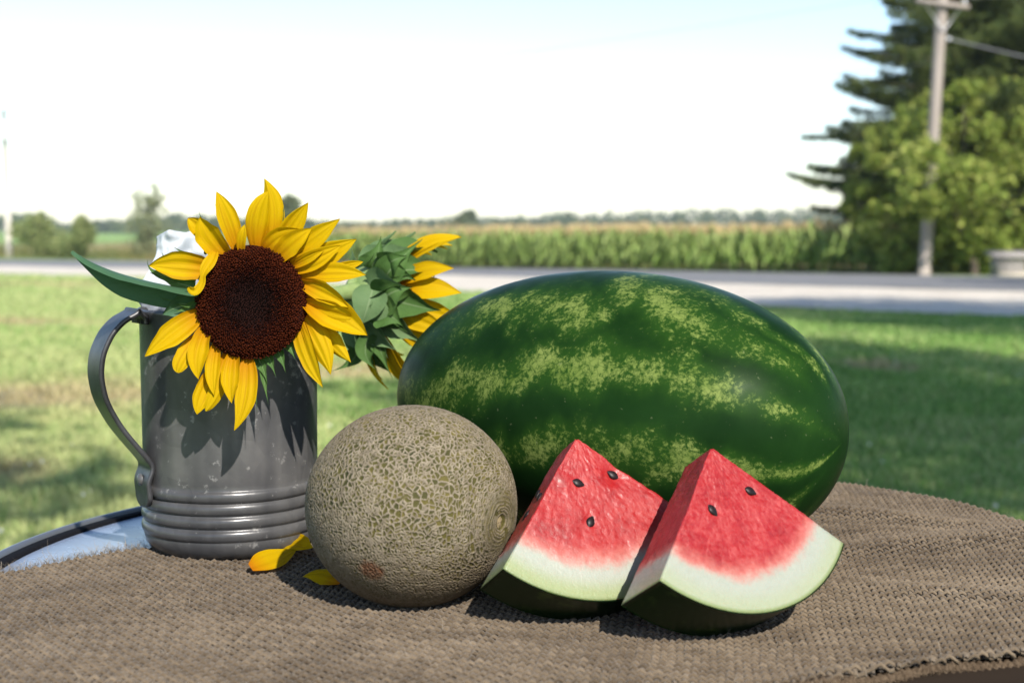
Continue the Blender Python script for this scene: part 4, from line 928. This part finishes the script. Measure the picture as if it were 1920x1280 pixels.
# ==================================================================== CANTALOUPE
def make_cantaloupe():
    c = at_d(772, 951, .905); rx, ry, rz = .0668, .0660, .0634; c[2] = CZ + rz - .0022
    ax = np.array([.868, -.490, -.065]); ax /= np.linalg.norm(ax); e1 = np.cross(ax, [0, 0, 1.]); e1 /= np.linalg.norm(e1); e2 = np.cross(e1, ax)
    nt_, np_ = 480, 680
    th = np.linspace(.004, math.pi - .004, nt_)[:, None]; ph = np.linspace(0, 2 * math.pi, np_, endpoint=False)[None]
    d = np.cos(th)[..., None] * ax + np.sin(th)[..., None] * (np.cos(ph)[..., None] * e1 + np.sin(ph)[..., None] * e2)
    base = d * [rx, ry, rz] * (1 + .010 * (noise(d, 2.2, 7)[..., None] - .5))
    base = base - d * (.0030 * np.exp(-(th / .10) ** 2))[..., None]
    def q_of(th, ph):
        rho = np.sin(th) * (.30 + .70 * sstep(.05, .75, th)); return np.stack([rho * np.cos(ph), rho * np.sin(ph), np.where(th < 1.6, th, th) * 1.0 + 0 * ph], -1) * 66.0
    r = np.random.default_rng(600); N = 23000; k = np.arange(N) + .5; sth = np.arccos(1 - 2 * k / N); sph = k * 2.399963 + r.normal(0, .0, N)
    sth = sth + r.normal(0, .0105, N); sph = sph + r.normal(0, .0105, N) / np.maximum(np.sin(sth), .05)
    sd = np.cos(sth)[:, None] * ax + np.sin(sth)[:, None] * (np.cos(sph)[:, None] * e1 + np.sin(sph)[:, None] * e2)
    dens = np.clip(.50 - .55 * (sd @ np.array([.35, -.2, .85])) + .9 * (noise(sd, 3, 9, 2) - .5), .30, 1); keep = r.random(N) < dens
    sth, sph = sth[keep], sph[keep]
    Q = q_of(np.abs(sth), sph); kd = kdtree.KDTree(len(Q))
    for i, p in enumerate(Q): kd.insert(p, i)
    kd.balance()
    q = q_of(th + 0 * ph, ph + 0 * th).reshape(-1, 3)
    wob = np.stack([noise(q, .45, s, 2) - .5 for s in (11, 12, 13)], -1) * 2.0; q = q + wob
    de = np.empty(len(q)); idr = np.empty(len(q))
    find = kd.find_n
    for i, p in enumerate(q.tolist()):
        a, b = find(p, 2); de[i] = (b[2] ** 2 - a[2] ** 2) / (2 * math.dist(a[0], b[0]) + 1e-6); idr[i] = (a[1] * 7919 % 1000) / 1000
    wdt = .21 + .21 * noise(q, .35, 15, 2)
    net = 1 - sstep(.45, 1.6, de / wdt * .55); net *= sstep(.12, .32, noise(q, .5, 16, 2))
    thf = np.repeat(th, np_, 1).ravel(); phf = np.repeat(ph, nt_, 0).ravel(); thw = thf + .030 * (noise(np.stack([np.cos(phf) * 2.2, np.sin(phf) * 2.2, thf * 9], -1), 1, 23, 2) - .5)
    brk = sstep(.30, .42, noise(np.stack([np.cos(phf) * 3, np.sin(phf) * 3, thf * 14], -1), 1, 24, 2)); net = net * sstep(.10, .42, thf)
    for k_, rg in enumerate((.088, .120, .150, .185, .222, .262, .305, .350, .40)): net = np.maximum(net, np.exp(-((thw - rg) / (.0085 + .002 * (k_ % 2))) ** 2) * (brk if k_ else 1) * (1 - .07 * k_))
    net = np.where(thf < .075, net * .2, net)
    V = base.reshape(-1, 3) + d.reshape(-1, 3) * (net * .00062 + (noise(q, 2.2, 17) - .5) * .0003)[:, None]
    t = thing('cantaloupe', 'round netted cantaloupe melon in front of the mug and watermelon', 'cantaloupe', (c[0], c[1], CZ))
    ground = sstep(-.05, -.95, d.reshape(-1, 3)[:, 2])  # mask for skin getting browner towards the underside
    sp = c + base.reshape(-1, 3); pj = (sp - cC); dep = pj @ cF; sx = 960 + FPX * (pj @ cR) / dep; sy = 640 - FPX * (pj @ cU) / dep
    # a rusty bruise low on the near side
    bd = np.array([-.30, -.84, -.45]); bd /= np.linalg.norm(bd); bru = sstep(.990, .9975, d.reshape(-1, 3) @ bd + (noise(q, .35, 19) - .5) * .005)
    m = M('melon_skin', rough=.75, spec=.2)
    nt1 = m.attr('net'); pale = m.noise(22, 3, .6); cell = m.attr('cell')
    skin = m.ramp(m.math('ADD', m.math('MULTIPLY', pale, .7), m.math('MULTIPLY', cell, .3)), [(.25, (.024, .026, .008)), (.5, (.056, .050, .012)), (.75, (.105, .084, .020))])
    skin = m.mix(m.attr('bruise'), skin, (.12, .035, .014)); cork = m.ramp(m.noise(260, 3, .6), [(.3, (.115, .092, .066)), (.7, (.225, .188, .142))])
    cork = m.mix(m.math('MULTIPLY', m.attr('bruise'), .7), cork, (.12, .045, .02))
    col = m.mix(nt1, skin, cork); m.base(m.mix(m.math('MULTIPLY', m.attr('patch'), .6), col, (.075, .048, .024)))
    m.bump(m.noise(700, 3, .6), .35, .0006)
    F = grid_faces(nt_, np_, False, True)
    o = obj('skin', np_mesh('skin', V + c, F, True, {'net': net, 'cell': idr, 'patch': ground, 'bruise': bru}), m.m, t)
    a = np.linspace(0, 6.28318, 16, endpoint=False); pv = []
    P0 = c + ax * np.linalg.norm(ax / np.array([rx, ry, rz])) ** -1 * .952
    for rr_, h in [(.0055, -.001), (.0052, .0006), (.0035, .0004), (.0026, .0012), (.0001, .0014)]: pv += [P0 + ax * (h + .0003 * math.sin(5 * q_)) + (e1 * math.cos(q_) + e2 * 1.5 * math.sin(q_)) * rr_ for q_ in a]
    ms = M('stem_scar', rough=.9); ms.base(ms.ramp(ms.noise(500, 3, .6), [(.3, (.14, .11, .05)), (.7, (.26, .20, .12))])); obj('stem_scar', np_mesh('stem_scar', np.array(pv), grid_faces(5, 16, False, True)), ms.m, t)
make_cantaloupe()

# ==================================================================== WATERMELON
def make_watermelon():
    a_, b_ = .1787, .1035; c = np.array([.0697, 1.0308, .8493])
    yaw, tilt = -.5973, .0412
    ex = np.array([math.cos(yaw) * math.cos(tilt), math.sin(yaw) * math.cos(tilt), -math.sin(tilt)]); ex /= np.linalg.norm(ex); ez = np.array([0, 0, 1.]) - ex * ex[2]; ez /= np.linalg.norm(ez); ey = np.cross(ez, ex)
    n1, n2 = 260, 300; u = np.linspace(.002, math.pi - .002, n1)[:, None]; f = np.linspace(0, 2 * math.pi, n2, endpoint=False)[None]
    tx = -np.cos(u); rr = np.sin(u); e = 2 / 2.062
    X = a_ * np.sign(tx) * np.abs(tx) ** e; Rr = b_ * np.abs(rr) ** e * (1 + .0619 * tx)
    Rr = Rr * (1 + .006 * np.cos(f * 5 + .6) * rr)
    P = X[..., None] * ex + (Rr * np.cos(f))[..., None] * -ey + (Rr * np.sin(f))[..., None] * ez
    fd = np.degrees(f); T = np.repeat(X / a_, n2, 1); FF = np.where(fd > 180, fd - 360, fd) + 0 * u
    stripes = [(([-.9, -.66, -.28, .0, .2, .5, .75, .95], [6, 8, 15, 23, 28, 31, 28, 26]), 8.5, 1.0), (([-.9, -.69, -.47, -.2, .02, .18], [34, 38, 47, 51, 54, 53]), 7.5, .78), (([.12, .29, .38, .51, .63, .71, .85], [72, 68, 63, 58, 56, 57, 62]), 9, .8), (([.1, .3, .52, .65, .8, .9], [84, 84, 83, 75, 76, 84]), 6, .72),
               (([-.9, -.3, -.12, .12, .38, .57, .83, .97], [-14, -14, -11, -7, -7, -10, -14, -24]), 6.5, .9), (([-.9, 0, .6, .9], [-50, -46, -48, -50]), 6.5, .85), (([-.9, 0, .9], [106, 112, 108]), 7, .8), (([-.9, 0, .9], [146, 150, 146]), 7, .8), (([-.9, 0, .9], [-168, -165, -170]), 7, .8), (([-.9, 0, .9], [-125, -128, -122]), 7, .8), (([-.9, 0, .9], [-86, -88, -86]), 7, .8)]
    wob = (noise(np.stack([T * 3.2, FF * .02], -1), 1, 61, 2) - .5) * 12 + (noise(np.stack([T * 16, FF * .05], -1), 1, 67, 3) - .5) * 11
    at1 = np.zeros(T.shape)
    for k, ((xs, ys), wd, amp) in enumerate(stripes):
        cen = np.interp(T, xs, ys); wdt = 1.5 * wd * (.6 + .9 * noise(np.stack([T * 4 + k * 9, T * 0], -1), 1, 62, 2)); dd = np.abs(FF + wob - cen); vis = sstep(xs[0] - .12, xs[0] + .05, T) * sstep(xs[-1] + .12, xs[-1] - .02, T)
        am = amp * (.58 + .80 * noise(np.stack([T * 3 + k * 5, T * 0 + 3], -1), 1, 63, 2)) * vis
        at1 = np.maximum(at1, am * np.exp(-(dd / wdt) ** 2))
    V = P.reshape(-1, 3) + c
    m = M('watermelon_rind', rough=.4, spec=.03)
    co = m.co(); s = m.attr('stripe')
    wv = m.n('VectorMath', operation='ADD'); nz = m.n('TexNoise', Scale=60, Detail=2); m.l(co, nz.inputs['Vector']); sc = m.n('VectorMath', operation='SCALE'); sc.inputs['Scale'].default_value = .007; m.l(nz.outputs['Color'], sc.inputs[0]); m.l(co, wv.inputs[0]); m.l(sc.outputs[0], wv.inputs[1])
    fine = m.noise(290, 5, .75, wv.outputs[0]); med = m.noise(48, 4, .65, co)
    mot = m.math('ADD', m.math('MULTIPLY', fine, .60), m.math('MULTIPLY', med, .40)); mot = m.math('MULTIPLY_ADD', mot, 2.9, -.95)
    vein = m.vor(210, 'DISTANCE_TO_EDGE', wv.outputs[0]).outputs['Distance']
    thr = m.math('SUBTRACT', 1.10, m.math('MULTIPLY', s, .66))
    pale = m.mapr(m.math('SUBTRACT', mot, thr), -.20, .20)
    pale = m.math('MULTIPLY', pale, m.mapr(vein, .02, .10, .65, 1.0))
    mid = m.mapr(m.math('ADD', s, m.math('MULTIPLY', m.math('SUBTRACT', med, .5), .8)), .10, .75)
    dark = m.ramp(m.noise(14, 4, .6, co), [(.3, (.0035, .015, .0035)), (.7, (.008, .028, .006))])
    col = m.mix(m.math('MULTIPLY', mid, .8), dark, (.015, .046, .007)); col = m.mix(pale, col, m.ramp(med, [(.3, (.072, .120, .020)), (.7, (.145, .185, .050))]))
    col = m.mix(m.mapr(m.noise(330, 2, .5), .70, .76, 0, .25), col, (.16, .18, .10)); m.base(col)
    m.l(m.mapr(m.noise(20, 4, .6), .3, .7, .30, .46), m.p.inputs['Roughness']); m.bump(m.noise(30, 3, .5), .06, .004)
    o = obj('watermelon', np_mesh('watermelon', V - np.array([c[0], c[1], CZ]), grid_faces(n1, n2, False, True)[:, ::-1], True, {'stripe': at1.ravel()}), m.m, loc=(c[0], c[1], CZ))
    tag(o, 'large whole watermelon, dark green with mottled pale stripes', 'watermelon')
make_watermelon()

# ==================================================================== WATERMELON SLICES
def make_slice(label, P0, Mx, Rr, ha, Ta, Tr, seeds, sid, red, pale_c, side_seeds):
    P0 = np.array(P0); e1, e2, n = Mx[:, 0], Mx[:, 1], Mx[:, 2]
    low = min((P0 + Rr * (math.cos(q) * e1 + math.sin(q) * e2) - k * n)[2] for q in np.linspace(-ha, ha, 41) for k in (0, Tr)); P0 = P0 + [0, 0, CZ - .0012 - low]
    t = thing('watermelon_slice', label, 'watermelon slice', (P0[0], P0[1], CZ), 'cut watermelon slices')
    skin = .0008; Rf = Rr - skin
    def pos(r, a, w):             # w 0 front .. 1 back
        T = Ta + (Tr - Ta) * (r / Rr); return P0 + (r * np.cos(a))[..., None] * e1 + (r * np.sin(a))[..., None] * e2 - (w * T)[..., None] * n
    sp = []
    for (x, y, ang, kind) in seeds:
        d = ray(x, y); k = ((P0 - cC) @ n) / (d @ n); sp.append((cC + d * k, ang, kind))
    Vs = []; Fs = []; rads = []; angs = []; off = 0
    def patch(r, a, w, flip):
        nonlocal off
        V = pos(r, a, w); sh = V.shape[:2]; V = V.reshape(-1, 3); F = grid_faces(*sh); F = F[:, ::-1] if flip else F
        Vs.append(V); Fs.append(F + off); rads.append((r / Rr).ravel()); angs.append((a + 0 * r + w * 1.7).ravel()); off += len(V)
    g = np.meshgrid
    nr, na, nw = 84, 84, 28; r1 = np.concatenate([np.linspace(.0012, Rf, nr)]); a1 = np.linspace(-ha, ha, na); w1 = np.linspace(0, 1, nw)
    rr, aa = g(r1, a1, indexing='ij'); patch(rr, aa, 0 * rr, False); patch(rr, aa, 0 * rr + 1, True)
    rr, ww = g(r1, w1, indexing='ij'); patch(rr, 0 * rr - ha, ww, True); patch(rr, 0 * rr + ha, ww, False)
    aa, ww = g(a1, w1, indexing='ij'); patch(0 * aa + Rf, aa, ww, True); patch(0 * aa + r1[0], aa, ww, False)
    V = np.concatenate(Vs); F = np.concatenate(Fs); rad = np.concatenate(rads); ang_ = np.concatenate(angs)
    fl = sstep(.90, .74, rad)     # only flesh is crumbly
    dn = np.stack([noise(V, 260, sid + k, 2) - .5 for k in range(3)], -1) * .0006 + np.stack([noise(V, 70, sid + 5 + k, 2) - .5 for k in range(3)], -1) * .0013
    dn += np.stack([noise(V, 850, sid + 9 + k) - .5 for k in range(3)], -1) * .0005
    V = V + dn * (fl * .9 + .06)[:, None]
    dent = np.zeros(len(V))
    for (c, ang, kind) in sp:
        dd = np.linalg.norm(V - c, axis=1); q = np.exp(-(dd / (.0036 if kind else .0062)) ** 2); V = V - n * (q * (.0011 if kind else .0034))[:, None]; dent = np.maximum(dent, q)
    # weld seams
    bm = bmesh.new(); me = np_mesh('flesh', V, F, True, {'rad': rad, 'dent': dent, 'ang': ang_}); bm.from_mesh(me); bmesh.ops.remove_doubles(bm, verts=bm.verts, dist=.00006); bmesh.ops.recalc_face_normals(bm, faces=bm.faces); bm.to_mesh(me); bm.free()
    m = M('slice_flesh%d' % sid, rough=.34, spec=.5)
    rd = m.attr('rad'); nb = m.noise(45, 3, .6); nf = m.noise(380, 3, .7); fib = m.noise(120, 3, .65, None, 1.5)
    r2 = m.math('ADD', rd, m.math('ADD', m.math('MULTIPLY', m.math('SUBTRACT', nb, .5), .10), m.math('MULTIPLY', m.math('SUBTRACT', m.noise(160, 4, .7), .5), .09)))
    redc = m.ramp(m.math('ADD', m.math('MULTIPLY', nb, .45), m.math('ADD', m.math('MULTIPLY', fib, .35), m.math('MULTIPLY', nf, .2))), [(.32, red[0]), (.5, red[1]), (.68, red[2])])
    cv = m.n('CombineXYZ'); m.l(m.math('MULTIPLY', m.attr('ang'), 16.), cv.inputs[0]); m.l(m.math('MULTIPLY', rd, 4.5), cv.inputs[1]); m.l(m.math('MULTIPLY', nb, 1.5), cv.inputs[2])
    stk = m.noise(1.6, 5, .7, cv.outputs[0]); redc = m.mix(m.mapr(stk, .52, .72, 0, .55), redc, (.36, .062, .060)); redc = m.mix(m.mapr(stk, .46, .30, 0, .6), redc, (.20, .003, .006))
    pinkc = m.mix(m.mapr(r2, .66, .80), redc, (.38, .12, .10))
    c = m.mix(m.mapr(r2, .735, .83), pinkc, (.26, .275, .235)); c = m.mix(m.mapr(rd, .84, .965), c, pale_c); c = m.mix(m.mapr(rd, .965, .985), c, (.16, .20, .085))
    c = m.mix(m.math('MULTIPLY', m.attr('dent'), .55), c, (.33, .012, .010)); m.base(c)
    m.set(**{'Subsurface Weight': .15, 'Subsurface Scale': .006, 'Coat Weight': .05, 'Coat Roughness': .2}); m.p.inputs['Subsurface Radius'].default_value = (1, .35, .25)
    m.l(m.mapr(nf, .35, .65, .34, .62), m.p.inputs['Roughness'])
    gl = m.math('ADD', nf, m.math('MULTIPLY', m.noise(1300, 2, .6), .5)); m.bump(gl, .45, .0006)
    obj('flesh', me, m.m, t)
    # outer skin
    a2 = np.linspace(-ha, ha, 60); w2 = np.linspace(0, 1, 20); aa, ww = g(a2, w2, indexing='ij')
    Vo = pos(0 * aa + Rr, aa, ww); Vi = pos(0 * aa + Rf + .00025, aa, ww); F = grid_faces(60, 20); k = 1200
    bl = [np.array([i * 20, (i + 1) * 20, (i + 1) * 20 + k, i * 20 + k]) for i in range(59)] + [np.array([i * 20 + 19, (i + 1) * 20 + 19, (i + 1) * 20 + 19 + k, i * 20 + 19 + k])[::-1] for i in range(59)] + [np.array([j, j + 1, j + 1 + k, j + k])[::-1] for j in range(19)] + [np.array([59 * 20 + j, 59 * 20 + j + 1, 59 * 20 + j + 1 + k, 59 * 20 + j + k]) for j in range(19)]
    ms = M('slice_skin%d' % sid, rough=.35, spec=.12); nz = ms.noise(28, 4, .65); n3 = ms.noise(110, 4, .65)
    ms.base(ms.mix(ms.mapr(ms.math('ADD', ms.math('MULTIPLY', nz, .7), ms.math('MULTIPLY', n3, .3)), .52, .66), (.004, .014, .003), (.030, .050, .010)))
    me = np_mesh('skin', np.concatenate([Vo.reshape(-1, 3), Vi.reshape(-1, 3)]), np.concatenate([F, F[:, ::-1] + k, np.array(bl)])); obj('skin', me, ms.m, t)
    # seeds
    mseed = M('seed_black', rough=.42, spec=.22, base=(.010, .006, .007)).m
    def seed(c, tip, nr_, L=.0082, W=.0064):
        tip = tip - nr_ * (tip @ nr_); tip /= np.linalg.norm(tip); s = np.cross(nr_, tip); V = []
        for i, q in enumerate(np.linspace(0, 1, 11)):
            w_ = (math.sin(math.pi * min(1, q * .94 + .02)) ** .8) * (1.08 - .42 * q) * W / 2
            for b in np.linspace(0, 6.28318, 12, endpoint=False): V.append(c + tip * (q - .5) * L + s * w_ * math.cos(b) + nr_ * (.42 * w_ * math.sin(b)))
        obj('seed', np_mesh('seed', np.array(V), [grid_faces(11, 12, False, True), np.array([list(range(12))[::-1], list(range(120, 132))])]), mseed, t)
    for (c, ang, kind) in sp:
        tip = cR * math.cos(R_(ang)) + cU * math.sin(R_(ang)); seed(c + n * (-.0003 if kind else -.0024), tip, n)
    nl = np.cross(n, math.cos(ha) * e1 - math.sin(ha) * e2); nl = nl if nl @ (-e2) > 0 else -nl
    for (r, w_, tr) in side_seeds:
        c = pos(np.array(r * Rr), np.array(-ha), np.array(w_)); seed(c + nl * .0002, e1 * math.cos(tr) + n * math.sin(tr), nl)
MR_ = np.array([[0.308, 0.8251, 0.4736], [-0.4267, 0.5648, -0.7063], [-0.8503, 0.0155, 0.5261]])
ML_ = np.array([[0.276, 0.8828, 0.3802], [-0.4401, 0.4677, -0.7665], [-0.8545, 0.0443, 0.5176]])
make_slice('left watermelon slice with three black seeds, leaning between cantaloupe and other slice', (.0396, .8752, .8532), ML_, .1048, R_(45), .026, .0365,
           [(1085, 905, -15, 1), (1108, 977, 60, 1), (1152, 887, 150, 0)], 700, ((.17, .003, .005), (.26, .006, .008), (.33, .024, .021)), (.20, .235, .11), [(.42, .35, .3), (.52, .62, -.4), (.35, .7, .2)])
make_slice('right watermelon slice with two black seeds and a thick white rind', (.1186, .8376, .8525), MR_, .1028, R_(45.1), .027, .040,
           [(1408, 920, -15, 1), (1337, 956, -58, 1)], 740, ((.18, .004, .007), (.26, .009, .012), (.34, .042, .042)), (.245, .27, .18), [])

# ==================================================================== FALLEN PETALS
def fallen(label, b, m, e, W, seed, lift):
    B, Mm, E = at_z(*b, CZ + .0068), at_z(*m, CZ + .0080 + lift), at_z(*e, CZ + .0075 + lift)
    d = E - B; side = np.cross([0, 0, 1.], d); side /= np.linalg.norm(side); side = side * np.sign(side[1]) + np.array([0, 0, .55]); V, F, t, v = frame_strip(B, Mm, E, side, W, PETAL, cup=.05, ridge=.025, nr=2.6, seed=seed, nl=22, nw=11)
    o = obj('fallen_petal', np_mesh('fallen_petal', V - B, F, True, {'t': t, 'w': v, 's': t * 0 + seed}), MPET, loc=tuple(B)); tag(o, label, 'petal', 'petals fallen on the burlap')
fallen('fallen yellow petal nearest us, lying flat at the foot of the mug', (470, 1064), (510, 1048), (556, 1030), .019, 801, .001)
fallen('fallen yellow petal propped against the foot of the mug', (529, 1010), (555, 1018), (587, 1026), .018, 802, .003)
fallen('orange fallen petal tip sticking out from under the cantaloupe', (640, 1090), (606, 1078), (568, 1080), .016, 803, .001)

# ==================================================================== HAZE
def make_haze():
    V, F = box_vf(0, 600, 9, 2900, 1500, 24)
    m = bpy.data.materials.new('haze_air'); m.use_nodes = True; nt = m.node_tree; nt.nodes.clear()
    out = nt.nodes.new('ShaderNodeOutputMaterial'); pv = nt.nodes.new('ShaderNodeVolumePrincipled'); pv.inputs['Density'].default_value = .0003; pv.inputs['Color'].default_value = (.86, .92, 1, 1); pv.inputs['Anisotropy'].default_value = .1
    nt.links.new(pv.outputs[0], out.inputs['Volume'])
    tag(obj('haze', np_mesh('haze', V, F, False), m), 'pale summer haze over the fields', 'haze', kind='stuff')
make_haze()
